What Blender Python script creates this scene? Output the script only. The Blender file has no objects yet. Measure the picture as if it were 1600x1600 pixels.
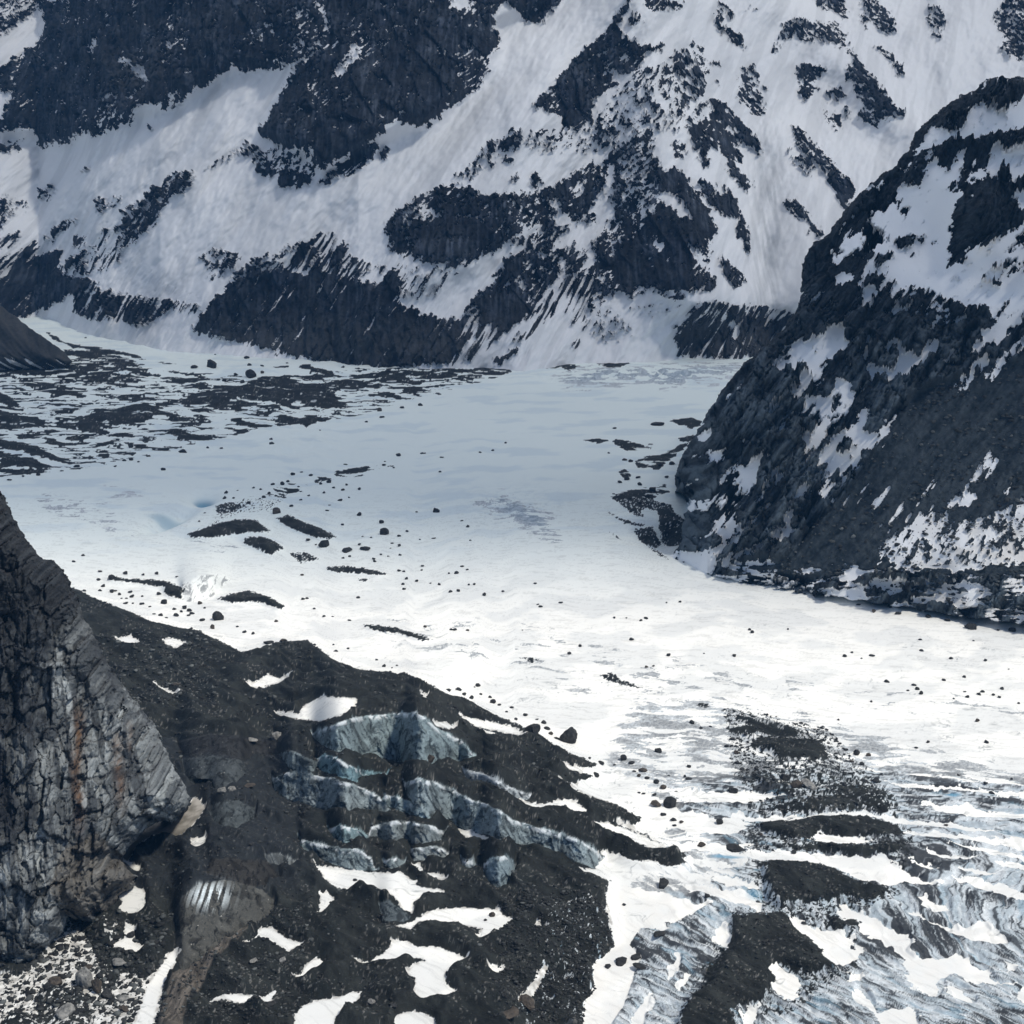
import bpy, math, random
import numpy as np
R_ = math.radians
C = bpy.context.scene.collection
scene = bpy.context.scene
# ------------------------------------------------------------------ camera, light, exposure
H = 420.0; F = 2323.0; PITCH = R_(13.8)
cam = bpy.data.cameras.new("camera"); camo = bpy.data.objects.new("camera", cam); C.objects.link(camo)
camo.location = (0, 0, H); camo.rotation_euler = (R_(90) - PITCH, 0, 0)
cam.sensor_width = 36; cam.lens = 36 * F / 1600; cam.clip_start = 1; cam.clip_end = 40000
scene.camera = camo
SUN_EL, SUN_AZ = 56.0, 126.0     # azimuth measured from +Y towards +X
w = bpy.data.worlds.new("World"); scene.world = w; w.use_nodes = True
nt = w.node_tree; sky = nt.nodes.new("ShaderNodeTexSky"); sky.sky_type = 'NISHITA'; sky.sun_disc = False
sky.sun_elevation = R_(SUN_EL); sky.sun_rotation = R_(SUN_AZ); sky.altitude = 2000
bg = nt.nodes["Background"]; nt.links.new(sky.outputs[0], bg.inputs[0]); bg.inputs[1].default_value = 0.1
sl = bpy.data.lights.new("sun", 'SUN'); sl.energy = 3.3; sl.angle = R_(4.5); sl.color = (1, .955, .86)
so = bpy.data.objects.new("sun", sl); C.objects.link(so)
so.rotation_euler = (R_(90 - SUN_EL), 0, R_(180 - SUN_AZ)); so.location = (0, 0, 3000)
vs = scene.view_settings; vs.view_transform = 'Standard'; vs.look = 'None'; vs.gamma = 1; vs.exposure = 0.08
scene.cycles.use_denoising = True
scene.cycles.max_bounces = 6; scene.cycles.volume_bounces = 0; scene.cycles.transparent_max_bounces = 12

# ------------------------------------------------------------------ numpy noise
rs = np.random.RandomState(7)
PERM = rs.permutation(256).astype(np.int32); PERM2 = np.concatenate([PERM, PERM])
ANG = rs.rand(256) * 2 * np.pi; GX = np.cos(ANG).astype(np.float32); GY = np.sin(ANG).astype(np.float32)
def gn(x, y, s=0):
    x = np.asarray(x, np.float32) + s * 17.31; y = np.asarray(y, np.float32) + s * 9.77
    xi = np.floor(x).astype(np.int32); yi = np.floor(y).astype(np.int32)
    xf = x - xi; yf = y - yi
    u = xf * xf * xf * (xf * (xf * 6 - 15) + 10); v = yf * yf * yf * (yf * (yf * 6 - 15) + 10)
    def c(ix, iy, fx, fy):
        h = PERM2[(PERM2[(xi + ix) & 255] + ((yi + iy) & 255))]
        return GX[h] * fx + GY[h] * fy
    a = c(0, 0, xf, yf); b = c(1, 0, xf - 1, yf); d = c(0, 1, xf, yf - 1); e = c(1, 1, xf - 1, yf - 1)
    return (a + u * (b - a) + v * ((d + u * (e - d)) - (a + u * (b - a)))) * 1.5
def fbm(x, y, o=4, s=0, g=.5, l=2.03):
    r = 0; a = 1; t = 0
    for i in range(o):
        r = r + a * gn(x, y, s + i * 3); t += a * a; a *= g; x = x * l; y = y * l
    return r / math.sqrt(t)
def ridged(x, y, o=4, s=0, g=.5):
    r = 0; a = 1; t = 0
    for i in range(o):
        r = r + a * (1 - 2 * np.abs(gn(x, y, s + i * 3))); t += a; a *= g; x = x * 2.1; y = y * 2.1
    return r / t
def uni(n):          # rank transform: every value 0..1 equally likely
    f = np.ravel(n); q = np.sort(f[::max(1, f.size // 30000)]); return np.interp(n, q, np.linspace(0, 1, q.size)).astype(np.float32)
def worley(x, y, s=0, jit=.9):
    x = np.asarray(x, np.float32); y = np.asarray(y, np.float32)
    xi = np.floor(x).astype(np.int32); yi = np.floor(y).astype(np.int32)
    f1 = np.full(x.shape, 9., np.float32); f2 = f1.copy(); idd = np.zeros(x.shape, np.int32)
    cx = np.zeros_like(f1); cy = np.zeros_like(f1)
    for i in (-1, 0, 1):
        for j in (-1, 0, 1):
            h = PERM2[PERM2[(xi + i + s * 31) & 255] + ((yi + j) & 255)]
            h2 = PERM2[h + 57 & 255]
            px = xi + i + .5 + (h / 255. - .5) * jit; py = yi + j + .5 + (h2 / 255. - .5) * jit
            d = np.sqrt((px - x) ** 2 + (py - y) ** 2).astype(np.float32)
            n = d < f1
            f2 = np.where(n, f1, np.minimum(f2, d)); idd = np.where(n, PERM2[h + h2 & 255], idd)
            cx = np.where(n, x - px, cx); cy = np.where(n, y - py, cy); f1 = np.minimum(f1, d)
    return f1, f2, idd, cx, cy
def facets(x, y, s=0):
    f1, f2, i, cx, cy = worley(x, y, s)
    a = ((i * 37) % 256) / 128. - 1; b = ((i * 91) % 256) / 128. - 1; c = ((i * 53) % 256) / 128. - 1
    return a * cx + b * cy + c * .5, f2 - f1, i
def sstep(a, b, x):
    t = np.clip((x - a) / (b - a), 0, 1); return t * t * (3 - 2 * t)
def rot(x, y, deg):   # first output runs ALONG the direction deg (0 = +x, 90 = +y)
    c, s = math.cos(R_(deg)), math.sin(R_(deg)); return x * c + y * s, -x * s + y * c

# ------------------------------------------------------------------ projection and traced outlines
CP, SP = math.cos(PITCH), math.sin(PITCH)
def ray(px, py):
    a = (np.asarray(px, np.float64) - 800) / F; b = (800 - np.asarray(py, np.float64)) / F
    dy = CP + b * SP; dz = -SP + b * CP
    return a / dy, dz / dy            # x/y and (z-H)/y
N = 1600
def P(s): return np.array([float(v) for v in s.replace(',', ' ').split()]).reshape(-1, 2)
def fill(p):
    p = P(p) if isinstance(p, str) else p
    x0, y0 = np.maximum(np.floor(p.min(0)).astype(int) - 1, 0); x1, y1 = np.minimum(np.ceil(p.max(0)).astype(int) + 2, N)
    if x1 <= x0 or y1 <= y0: return None
    X, Y = np.meshgrid(np.arange(x0, x1) + .5, np.arange(y0, y1) + .5)
    m = np.zeros(X.shape, bool); q = np.roll(p, -1, 0)
    for (ax, ay), (bx, by) in zip(p, q):
        if ay == by: continue
        c = ((ay > Y) != (by > Y)); m ^= c & (X < (bx - ax) * (Y - ay) / (by - ay) + ax)
    return (slice(y0, y1), slice(x0, x1)), m
def paint(r, lst):
    for d, s in lst:
        for q in s.split(';'):
            if not q.strip(): continue
            f = fill(q)
            if f: r[f[0]][f[1]] = d
    return r
def blur(r, sg):
    k = max(1, int(sg * 3)); g = np.exp(-np.arange(-k, k + 1) ** 2 / (2. * sg * sg)); g = (g / g.sum()).astype(np.float32)
    for ax in (0, 1):
        pad = [(k, k) if a == ax else (0, 0) for a in (0, 1)]; q = np.pad(r, pad, mode='edge'); o = np.zeros_like(r)
        for i, gv in enumerate(g):
            o += gv * (q[i:i + N] if ax == 0 else q[:, i:i + N])
        r = o
    return r
def Z(v=0.): return np.full((N, N), v, np.float32)
def samp(r, px, py):
    x = np.clip(px - .5, 0, N - 1.01); y = np.clip(py - .5, 0, N - 1.01)
    xi = x.astype(int); yi = y.astype(int); fx = (x - xi).astype(np.float32); fy = (y - yi).astype(np.float32)
    return (r[yi, xi] * (1 - fx) + r[yi, xi + 1] * fx) * (1 - fy) + (r[yi + 1, xi] * (1 - fx) + r[yi + 1, xi + 1] * fx) * fy
def near(r, px, py):
    return r[np.clip(py, 0, N - 1).astype(int), np.clip(px, 0, N - 1).astype(int)]
def lerp(pts, x):
    p = P(pts); return np.interp(x, p[:, 0], p[:, 1])
def grid(x0, x1, y0, y1, st, inx=(-12, 1612), iny=(-12, 1612), out=6.):
    def ax(a, b, lo, hi):
        v = []; c = a
        while c < b:
            v.append(c); c += st if lo <= c <= hi else out
        return np.array(v)
    return np.meshgrid(ax(x0, x1, *inx), ax(y0, y1, *iny)[::-1])     # row 0 = bottom
# ------------------------------------------------------------------ mesh making
def make_mesh(name, co, faces, attrs, mat, smooth=True):
    me = bpy.data.meshes.new(name); n = len(co); m = len(faces)
    me.vertices.add(n); me.vertices.foreach_set("co", np.ascontiguousarray(co, np.float32).ravel())
    me.loops.add(m * 4); me.loops.foreach_set("vertex_index", np.ascontiguousarray(faces, np.int32).ravel())
    me.polygons.add(m); me.polygons.foreach_set("loop_start", np.arange(0, m * 4, 4, dtype=np.int32))
    me.polygons.foreach_set("use_smooth", np.full(m, smooth))
    for k, v in attrs.items():
        if v.ndim == 2:
            a = me.attributes.new(k, 'FLOAT_COLOR', 'POINT')
            a.data.foreach_set("color", np.concatenate([v, np.ones((n, 1))], 1).astype(np.float32).ravel())
        else:
            a = me.attributes.new(k, 'FLOAT', 'POINT'); a.data.foreach_set("value", v.astype(np.float32))
    me.update(calc_edges=True); me.materials.append(mat)
    o = bpy.data.objects.new(name, me); C.objects.link(o); return o
def quads(nr, nc):
    i = np.arange(nr * nc).reshape(nr, nc)
    return np.stack([i[:-1, :-1], i[:-1, 1:], i[1:, 1:], i[1:, :-1]], -1).reshape(-1, 4)
def submesh(name, co, faces, attrs, mat):
    u, inv = np.unique(faces, return_inverse=True)
    return make_mesh(name, co[u], inv.reshape(-1, 4), {k: v[u] for k, v in attrs.items()}, mat)
def tag(o, label=None, cat=None, group=None, kind=None):
    if label: o['label'] = label
    if cat: o['category'] = cat
    if group: o['group'] = group
    if kind: o['kind'] = kind
    return o
# ------------------------------------------------------------------ materials
def terrain_mat(name, sc=1.0, edge=.07, en=.16, bump=.6, rr=.85, var=.5, speck=0.):
    m = bpy.data.materials.new(name); m.use_nodes = True; t = m.node_tree; N_ = t.nodes; L = t.links
    bs = N_["Principled BSDF"]
    def node(k, **kw):
        n = N_.new(k)
        for a, b in kw.items(): setattr(n, a, b)
        return n
    def at(nm): return node("ShaderNodeAttribute", attribute_name=nm)
    geo = node("ShaderNodeTexCoord")
    def noise(scale, det=4, ro=.6):
        n = node("ShaderNodeTexNoise"); n.inputs["Scale"].default_value = scale; n.inputs["Detail"].default_value = det
        n.inputs["Roughness"].default_value = ro; L.new(geo.outputs["Object"], n.inputs["Vector"]); return n
    def math_(op, a, b):
        n = node("ShaderNodeMath", operation=op)
        for i, v in enumerate((a, b)):
            if isinstance(v, (int, float)): n.inputs[i].default_value = v
            else: L.new(v, n.inputs[i])
        return n.outputs[0]
    n1 = noise(.9 * sc, 3); n2 = noise(.35 * sc, 5, .65); n3 = noise(1.6 * sc, 2, .7)
    e = math_('ADD', at("v").outputs["Fac"], math_('MULTIPLY', math_('SUBTRACT', n1.outputs["Fac"], .5), en))
    mr = node("ShaderNodeMapRange", interpolation_type='SMOOTHSTEP'); L.new(e, mr.inputs[0])
    mr.inputs[1].default_value = -edge; mr.inputs[2].default_value = edge
    k = math_('ADD', 1 - var, math_('MULTIPLY', n2.outputs["Fac"], 2 * var))
    if speck:
        sp = node("ShaderNodeMapRange"); L.new(n3.outputs["Fac"], sp.inputs[0])
        sp.inputs[1].default_value = .60; sp.inputs[2].default_value = .72; sp.inputs[3].default_value = 0; sp.inputs[4].default_value = speck
        k = math_('ADD', k, sp.outputs[0])
    rc = node("ShaderNodeVectorMath", operation='SCALE'); L.new(at("rc").outputs["Color"], rc.inputs[0]); L.new(k, rc.inputs["Scale"])
    mx = node("ShaderNodeMix", data_type='RGBA'); L.new(mr.outputs[0], mx.inputs[0])
    L.new(at("sc").outputs["Color"], mx.inputs[6]); L.new(rc.outputs[0], mx.inputs[7])
    L.new(mx.outputs[2], bs.inputs["Base Color"]); bs.inputs["Roughness"].default_value = rr
    bs.inputs["Specular IOR Level"].default_value = .25
    b = node("ShaderNodeBump"); b.inputs["Distance"].default_value = 1.0 / sc
    L.new(math_('MULTIPLY', math_('ADD', mr.outputs[0], .08), bump), b.inputs["Strength"])
    L.new(math_('ADD', n2.outputs["Fac"], math_('MULTIPLY', n3.outputs["Fac"], .5)), b.inputs["Height"])
    L.new(b.outputs[0], bs.inputs["Normal"])
    return m
M_far = terrain_mat("mountain_rock_and_snow", .2, .04, .3, .5, var=.5)
M_ridge = terrain_mat("ridge_rock_and_snow", .45, .04, .14, .6, var=.45, speck=.35)
M_glac = terrain_mat("glacier_snow_and_debris", .8, .05, .16, .6, var=.55, speck=.7)
M_cliff = terrain_mat("cliff_rock", .9, .05, .1, .35, var=.4)
def col(*c): return np.array(c, np.float32)
def mix(a, b, f): return a + (b - a) * (f[..., None] if np.ndim(f) else f)

# ================================================================== FAR MOUNTAIN
MT = Z(-.1)
paint(MT, [
(.97,"118,-5 85,30 65,55 55,70 50,90 40,110 20,150 5,190 0,200 0,207 25,205 45,200 60,212 58,228 75,230 88,218 90,230 105,225 120,212 140,205 145,215 165,205 185,200 205,182 207,170 225,165 245,160 252,172 275,168 295,150 298,142 320,138 340,122 355,115 365,98 375,118 400,112 430,108 455,102 462,110 440,145 430,165 425,185 410,198 408,212 425,222 440,232 460,232 475,235 490,238 495,262 505,267 525,255 535,245 555,238 580,222 600,215 603,200 620,188 625,195 650,200 670,198 678,188 695,182 700,170 720,160 735,148 750,140 752,125 763,112 762,95 770,80 783,75 780,55 772,35 775,12 790,5 800,10 820,30 842,38 860,22 872,8 885,-5"),
(.9,"0,108 25,92 52,74 50,95 35,130 20,145 0,142;0,188 6,194 0,206"),
(.62,"0,0 75,0 50,25 20,45 0,60;0,228 20,225 30,215 40,220 30,235 10,240 0,238"),
(.05,"490,-4 500,5 510,20 515,40 508,60 500,75 485,80 505,60 507,35 497,12;520,110 540,95 550,75 560,65 562,80 568,95 550,105 535,125 520,118;172,138 185,135 195,145 205,165 195,168 180,150;183,92 195,85 205,98 225,105 235,130 215,122 200,105;702,0 735,0 742,10 740,25 720,28 705,15;268,48 280,52 285,62 272,65;455,100 480,90 500,78 495,92 470,102;262,150 280,143 278,160 265,162;140,70 152,62 150,85 143,80;645,35 665,30 655,45"),
(.82,"400,10 480,5 500,60 480,85 450,98 400,90 380,60;150,130 215,120 210,190 160,205 135,200 160,160;245,30 300,20 290,90 260,110 240,70;60,5 110,0 100,30 75,45;690,20 760,15 755,45 700,45"),
(1,"378,232 395,230 410,232 415,245 405,250 390,248;400,255 420,262 430,275 415,278 400,268;438,275 450,260 460,275 460,290 445,297 436,290;462,272 485,268 492,280 480,290 465,295;500,282 515,280 518,270 530,275 520,285 505,293;525,262 545,250 552,235 570,230 585,225 594,232 585,248 565,258 550,272 535,278;597,238 605,233 612,238 605,250 597,247;232,197 240,196 241,202 233,203"),
(.5,"385,225 440,235 490,240 495,270 440,275 395,255"),
(.5,"0,305 15,305 28,330 15,350 0,360;28,315 45,312 45,330 30,330;60,300 82,288 95,290 80,305 80,315 62,318;128,268 140,260 140,272 128,272;0,375 30,362 38,370 20,385 0,392;190,332 215,318 225,312 205,335 190,340;150,310 190,306 188,318 155,338"),
(.72,"275,270 310,272 300,290 270,310 250,335 240,355 215,375 190,395 170,412 165,405 185,375 200,355 175,365 195,345 215,325 235,300 255,285"),
(.45,"325,262 350,245 375,235 370,250 340,260 320,270;150,395 200,380 190,410 140,430 110,430;35,385 60,375 60,388 30,400"),
(.85,"72,372 100,350 132,340 110,355 85,372 75,385"),
(.97,"150,385 165,360 178,355 170,372 140,400 115,420 105,425 100,418 130,395;112,372 132,368 130,385 120,388;82,392 92,390 88,397"),
(.5,"0,400 35,392 60,380 45,410 10,440 0,450"),
(.97,"0,445 25,412 50,405 75,395 100,392 92,415 105,432 130,438 155,440 150,452 120,455 95,470 60,488 30,480 0,478;0,478 30,480 60,488 40,494 0,500"),
(.7,"118,455 150,440 160,458 200,460 240,468 270,470 275,480 262,490 245,500 225,512 205,508 190,502 160,500 140,500 115,490"),
(.5,"310,395 340,390 378,398 365,420 335,440 320,440 325,420 310,410;160,450 210,462 270,470 330,478 345,465 300,492 260,482 200,470"),
(.94,"310,500 340,470 350,450 365,445 385,430 400,420 420,425 450,420 470,430 500,425 530,425 545,430 560,440 590,440 620,425 630,430 618,470 640,480 660,490 690,500 720,500 750,460 780,440 820,440 830,480 820,500 790,520 770,540 740,555 700,568 640,575 600,578 545,575 500,565 430,552 370,534 330,527 300,515"),
(.58,"350,450 380,420 400,405 430,395 460,385 500,365 520,362 540,372 545,395 560,405 590,412 625,425 560,440 500,425 450,420 400,420"),
(.33,"620,410 700,420 720,430 690,460 660,470 640,465 620,470 625,440;730,500 755,480 760,500 735,525 725,522;700,568 740,530 780,490 800,500 760,545 740,565"),
(.83,"605,345 622,330 650,310 690,293 710,285 715,295 745,292 740,300 760,305 800,300 830,300 850,305 870,300 850,325 870,330 865,345 820,360 800,380 770,395 725,417 700,418 680,412 650,410 645,400 630,395 620,385 605,365"),
(.3,"622,350 650,325 690,325 700,345 740,340 755,350 730,345 690,350 650,345 625,345"),
(1,"650,365 700,335 760,350 780,340 760,370 730,400 690,412 650,400;605,385 620,378 640,385 635,400 615,395"),
(.45,"735,260 760,230 800,200 830,205 810,235 770,245 740,275 720,290 700,290 715,270"),
(1,"790,215 812,215 805,230 792,232;782,248 795,243 805,252 800,258 785,255;765,255 780,252 780,260 765,262;800,280 812,274 806,288 798,285"),
(.7,"830,275 845,272 850,290 835,300;820,340 850,300 870,290 880,285 870,310 840,345 800,375 790,380"),
(.88,"870,290 900,270 920,255 945,258 950,275 945,300 930,318 915,335 905,352 892,350 875,325 868,305"),
(.1,"895,290 915,280 912,305 895,305"),
(.9,"915,335 930,332 935,348 915,352;950,300 962,292 962,305 950,305"),
(.5,"860,360 875,355 890,350 895,360 870,370 860,375"),
(.8,"790,420 800,400 830,385 860,375 880,395 900,385 905,395 880,415 870,440 840,470 830,490 815,505 790,520 760,505 745,500 760,470 775,450 770,430"),
(1,"790,405 820,405 815,430 790,440;750,470 790,460 825,465 820,500 790,515 750,500"),
(.6,"875,390 900,375 905,400 880,420 860,430;800,380 870,345 875,375 830,390"),
(.8,"1020,205 1000,205 970,225 940,255 960,262 990,250 1010,245 1025,230"),
(.62,"960,255 1020,235 1040,265 1055,290 1060,310 1035,300 1020,320 1000,330 980,345 950,360 940,380 920,395 915,420 895,440 880,430 905,400 930,375 945,350 965,335 950,320 960,290"),
(.99,"1025,315 1040,318 1065,340 1080,345 1075,330 1060,310 1055,300 1035,290 1030,270 1045,268 1060,262 1075,280 1095,310 1115,345 1122,362 1120,368 1105,378 1115,400 1100,385 1110,405 1112,410 1100,408 1080,400 1075,385 1090,410 1110,425 1120,440 1118,458 1095,455 1080,455 1075,460 1065,455 1040,455 1020,450 1000,450 975,460 972,450 960,440 940,430 930,410 925,400 945,375 970,355 985,345 1000,335 1022,335"),
(0,"1073,380 1095,395 1112,422 1105,415 1085,395;1050,318 1060,325 1080,347 1070,342;1022,370 1040,385 1038,395 1022,385"),
(.78,"930,375 960,345 1000,330 1015,345 985,370 960,400 935,410;905,440 940,400 960,440 975,455 940,470 905,470 880,460"),
(.5,"975,455 1040,455 1070,462 1080,468 1060,478 1040,465 1010,460 980,468;880,440 910,420 920,440 880,480 850,510 830,530 800,540 830,490"),
(.93,"1110,155 1125,160 1150,180 1165,200 1185,218 1190,238 1180,245 1178,235 1155,225 1145,220 1160,240 1162,258 1150,250 1140,240 1155,268 1175,285 1177,295 1172,303 1155,290 1140,270 1135,250 1120,230 1105,240 1110,265 1105,268 1090,240 1080,215 1070,200 1085,195 1100,185 1112,175"),
(0,"1132,200 1150,202 1160,212 1140,210"),
(.8,"1070,195 1090,170 1105,158 1112,160 1095,180 1060,205 1045,210"),
(.7,"1055,212 1075,235 1068,250 1055,245 1050,225"),
(.95,"1093,285 1105,285 1120,295 1115,300 1130,305 1140,300 1160,335 1172,370 1173,380 1160,378 1150,368 1155,350 1145,340 1130,340 1110,315 1095,300;1120,283 1130,288 1147,308 1138,305"),
(1,"1160,380 1172,385 1177,397 1165,392;1123,402 1140,410 1160,430 1164,445 1150,452 1138,440 1128,420"),
(.22,"980,480 1040,470 1050,490 1020,500 980,490;870,470 900,460 950,480 1000,520 960,540 900,520"),
(1,"1052,513 1065,508 1068,514 1056,519;892,542 902,528 905,526 903,538 895,546;790,560 795,550 808,545 812,549 800,560;765,568 775,560 790,556 785,568;1245,193 1250,190"),
(.86,"1056,525 1075,500 1080,478 1110,473 1150,477 1200,480 1240,487 1235,500 1215,530 1200,545 1180,560 1140,560 1100,560 1060,558"),
(.12,"1135,495 1150,505 1165,540 1145,520 1130,500"),(.5,"1160,482 1225,488 1215,500 1190,500 1165,492"),
(.95,"990,-4 980,20 965,38 968,48 975,62 985,60 1000,70 1020,72 1040,72 1030,82 1015,85 1005,95 995,108 978,118 965,115 955,112 945,118 968,130 955,140 945,148 925,160 928,175 910,198 895,205 880,195 875,182 850,172 832,170 845,155 875,125 900,92 935,60 960,35 975,10 985,-4"),
(.1,"975,45 998,55 990,70 978,62;955,110 975,117 965,125 950,120;968,90 978,85 976,95"),
(.85,"1008,0 1030,0 1060,5 1075,5 1060,15 1035,18 1025,20 1012,15;1122,5 1130,5 1145,20 1150,32 1142,28 1130,15;1130,45 1140,45 1160,60 1165,80 1150,72 1135,60"),
(1,"1110,98 1118,95 1130,100 1125,106 1115,104;1117,127 1128,128 1128,134 1118,132;1170,100 1178,105 1190,125 1205,145 1190,135 1175,115;1100,112 1107,112 1107,118 1100,116;1110,22 1122,20 1122,26"),
(.6,"1160,105 1172,110 1185,140 1195,160 1200,180 1180,178 1165,165 1152,155 1155,130;980,25 1005,20 1000,40 985,42;1120,5 1128,25 1132,50 1120,50"),
(.45,"1085,62 1100,80 1105,110 1100,150 1080,165 1055,200 1000,215 940,200 930,185 960,150 1000,110 1040,100 1060,80"),
(.3,"950,165 1010,140 1050,150 1060,190 1000,215 935,240 850,240 800,220 830,200 900,200"),
(.72,"1225,35 1245,30 1265,32 1290,38 1305,35 1318,48 1325,68 1345,95 1350,105 1340,102 1320,80 1300,68 1275,62 1250,68 1235,58 1215,75 1208,88 1205,80 1215,60"),
(.8,"1240,108 1258,100 1278,105 1295,110 1282,120 1270,128 1280,140 1270,152 1262,158 1248,150 1252,130 1240,120"),
(.6,"1288,150 1300,135 1318,140 1320,155 1300,160;1285,175 1305,178 1320,195 1310,208 1290,190;1315,165 1332,178 1325,188;1395,165 1412,172 1418,182 1400,185;1165,15 1185,12 1180,22"),
(.8,"1322,102 1345,100 1362,118 1378,140 1392,160 1400,175 1392,185 1370,200 1350,195 1342,180 1350,165 1338,150 1335,135 1322,125"),
(.86,"1237,195 1250,200 1270,222 1290,240 1310,262 1325,280 1340,300 1320,330 1310,315 1298,290 1285,270 1275,255 1258,245 1245,225 1240,205;1225,318 1240,310 1255,325 1262,335 1280,355 1290,368 1280,375 1265,365 1262,350 1245,340 1232,330"),
(.5,"1235,235 1260,240 1275,265 1265,275 1245,260 1228,240;1225,312 1240,320 1250,335 1235,330;1275,0 1280,8 1300,20"),
(.7,"1275,-4 1315,-4 1325,15 1330,28 1318,28 1300,15 1285,18 1270,5"),
(.6,"1338,-4 1370,-4 1385,15 1395,25 1400,50 1385,58 1370,40 1345,45 1340,30 1355,20;1445,15 1470,10 1478,30 1470,68 1460,65 1450,40;1550,20 1575,-4 1600,-4 1600,95 1575,90 1560,80 1570,60 1555,45"),
(.8,"1362,70 1375,72 1395,90 1410,108 1412,120 1402,115 1395,100 1378,85"),
])
MTrel = blur(paint(Z(), [(1, "118,-5 55,70 20,150 0,207 60,212 88,228 205,182 252,172 365,105 455,102 425,185 408,212 475,235 505,267 580,222 678,188 763,112 783,75 772,35 885,-5")]), 9)
MT = blur(MT, 2.6)
AN = Z(); paint(AN, [(1, "0,360 180,345 250,440 330,470 520,355 620,405 720,430 700,500 830,480 830,570 0,600;850,440 930,430 900,560 760,570"), (2, "1060,0 1600,0 1600,420 1230,480 1120,470 1060,240"), (1, "1050,470 1240,470 1240,570 1050,570")])
px, py = grid(-320, 1920, -330, 640, 1.3, iny=(-8, 590), out=7.)
FOOT = "-400,480 0,494 60,490 150,520 250,542 400,556 560,572 800,570 1060,557 1180,557 2000,560"
xr, t = ray(px, py)
ft = lerp(FOOT, px); _, tf = ray(px, ft); yf = -(H - 2) / tf * .985; c_ = 1.05
c_ = 1.05 + .5 * sstep(1100, 1300, px) * sstep(480, 300, py) - .0 * px
y = (yf + c_ * H) / (1 - c_ * t)
dq = samp(MTrel, px, py)
y = y - 90 * dq
# broad spurs and gullies that run with the outlines
spur = lambda xa, ya, xb, yb, wd: np.exp(-((px - (xa + (xb - xa) * np.clip((py - ya) / (yb - ya), -.5, 1.4))) / wd) ** 2)
y = y - 150 * spur(1010, 0, 1075, 450, 70) * sstep(560, 430, py) - 70 * spur(1240, 20, 1410, 190, 50) + 90 * spur(1130, 0, 1200, 470, 45) - 60 * spur(900, 100, 700, 400, 90) * sstep(520, 400, py) + 60 * spur(800, 30, 560, 380, 70)
y = y - 45 * np.exp(-((py - 470) / 30.) ** 2) * sstep(1040, 1090, px)
x = xr * y; z = H + t * y
wa, wb = rot(x, z, 48)
big = fbm(wa / 260, wb / 120, 5, 1)
y = y + 40 * big
n0 = fbm(rot(x, z, 46)[0] / 17, rot(x, z, 46)[1] / 8.5, 5, 11, .75) + .35 * fbm(x / 60, z / 60, 2, 10)
n1 = fbm(rot(x, z, 56)[0] / 80, rot(x, z, 56)[1] / 7, 5, 12, .6)
n2 = fbm(rot(x, z, -50)[0] / 18, rot(x, z, -50)[1] / 9, 5, 13, .75) + .35 * fbm(x / 60, z / 60, 2, 10)
wx = px + 5 * fbm(x / 16, z / 14, 5, 31, .72); wy = py + 6 * fbm(x / 14, z / 16, 5, 32, .72)
an = near(AN, px, py)
led = sstep(.86, .97, uni(fbm(rot(x, z, 38)[0] / 45, rot(x, z, 38)[1] / 4.5, 4, 18, .6))) * sstep(.5, .85, uni(fbm(x / 120, z / 120, 3, 17))) * (an != 1)
u = uni(np.where(an == 1, n1, np.where(an == 2, n2, n0)))
v = samp(MT, wx, wy) - .02 - .96 * u - .8 * led
x = xr * y; z = H + t * y
rk = sstep(-.1, .15, v)
fm, fmd, _ = facets((x + .4 * z) / 40, z / 70, 6)
d = rk * (16 * ridged(x / 38, z / 90, 5, 3, .6) + 16 * fm + 3.0 * fbm(x / 9, z / 14, 3, 5) + 5) + .8 * fbm(x / 25, z / 25, 3, 8) + np.where(an == 1, 3.0 * n1, 0)
y2 = y - d * .8; z2 = H + t * y + d * .3; x2 = xr * y - .15 * d
g1 = uni(fbm(x / 60, z / 90, 4, 21))
rc = mix(col(.010, .013, .020), col(.026, .031, .040), g1)
vst = uni(fbm(x / 7, z / 60, 4, 26)); rc = rc * (.45 + 1.5 * vst ** 3)[..., None]; rc = mix(rc, rc * 2.2, .6 * sstep(.6, .95, uni(fbm(x / 90, z / 45, 4, 19)))); rc = mix(rc, col(.055, .057, .058), np.where(an == 1, .6, 0) * sstep(560, 1000, px * 0 + 600 + (py - 480) * 6))
rc = mix(rc, col(.07, .07, .07), .6 * np.exp(-((px - 215) / 40.) ** 2 - ((py - 120) / 35.) ** 2))
sc = mix(col(.80, .79, .80), col(.64, .635, .645), .6 * sstep(.45, .85, uni(fbm(rot(x, z, 60)[0] / 300, rot(x, z, 60)[1] / 40, 4, 41))))
dirtg = np.exp(-((px - 1200) / 28.) ** 2) * sstep(150, 300, py)
sc = sc * col(.96, .985, 1.0); sc = mix(sc, col(.42, .44, .46), .75 * dirtg * uni(fbm(x / 9, z / 80, 4, 44)))
flat = lambda a: a.reshape(-1)
co = np.stack([flat(x2), flat(y2), flat(z2)], 1)
o = make_mesh("mountain", co, quads(*px.shape), {"v": flat(v), "rc": rc.reshape(-1, 3), "sc": sc.reshape(-1, 3)}, M_far)
tag(o, "steep snow-streaked mountain wall with dark rock buttresses behind the glacier", "mountain", kind="structure")

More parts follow.
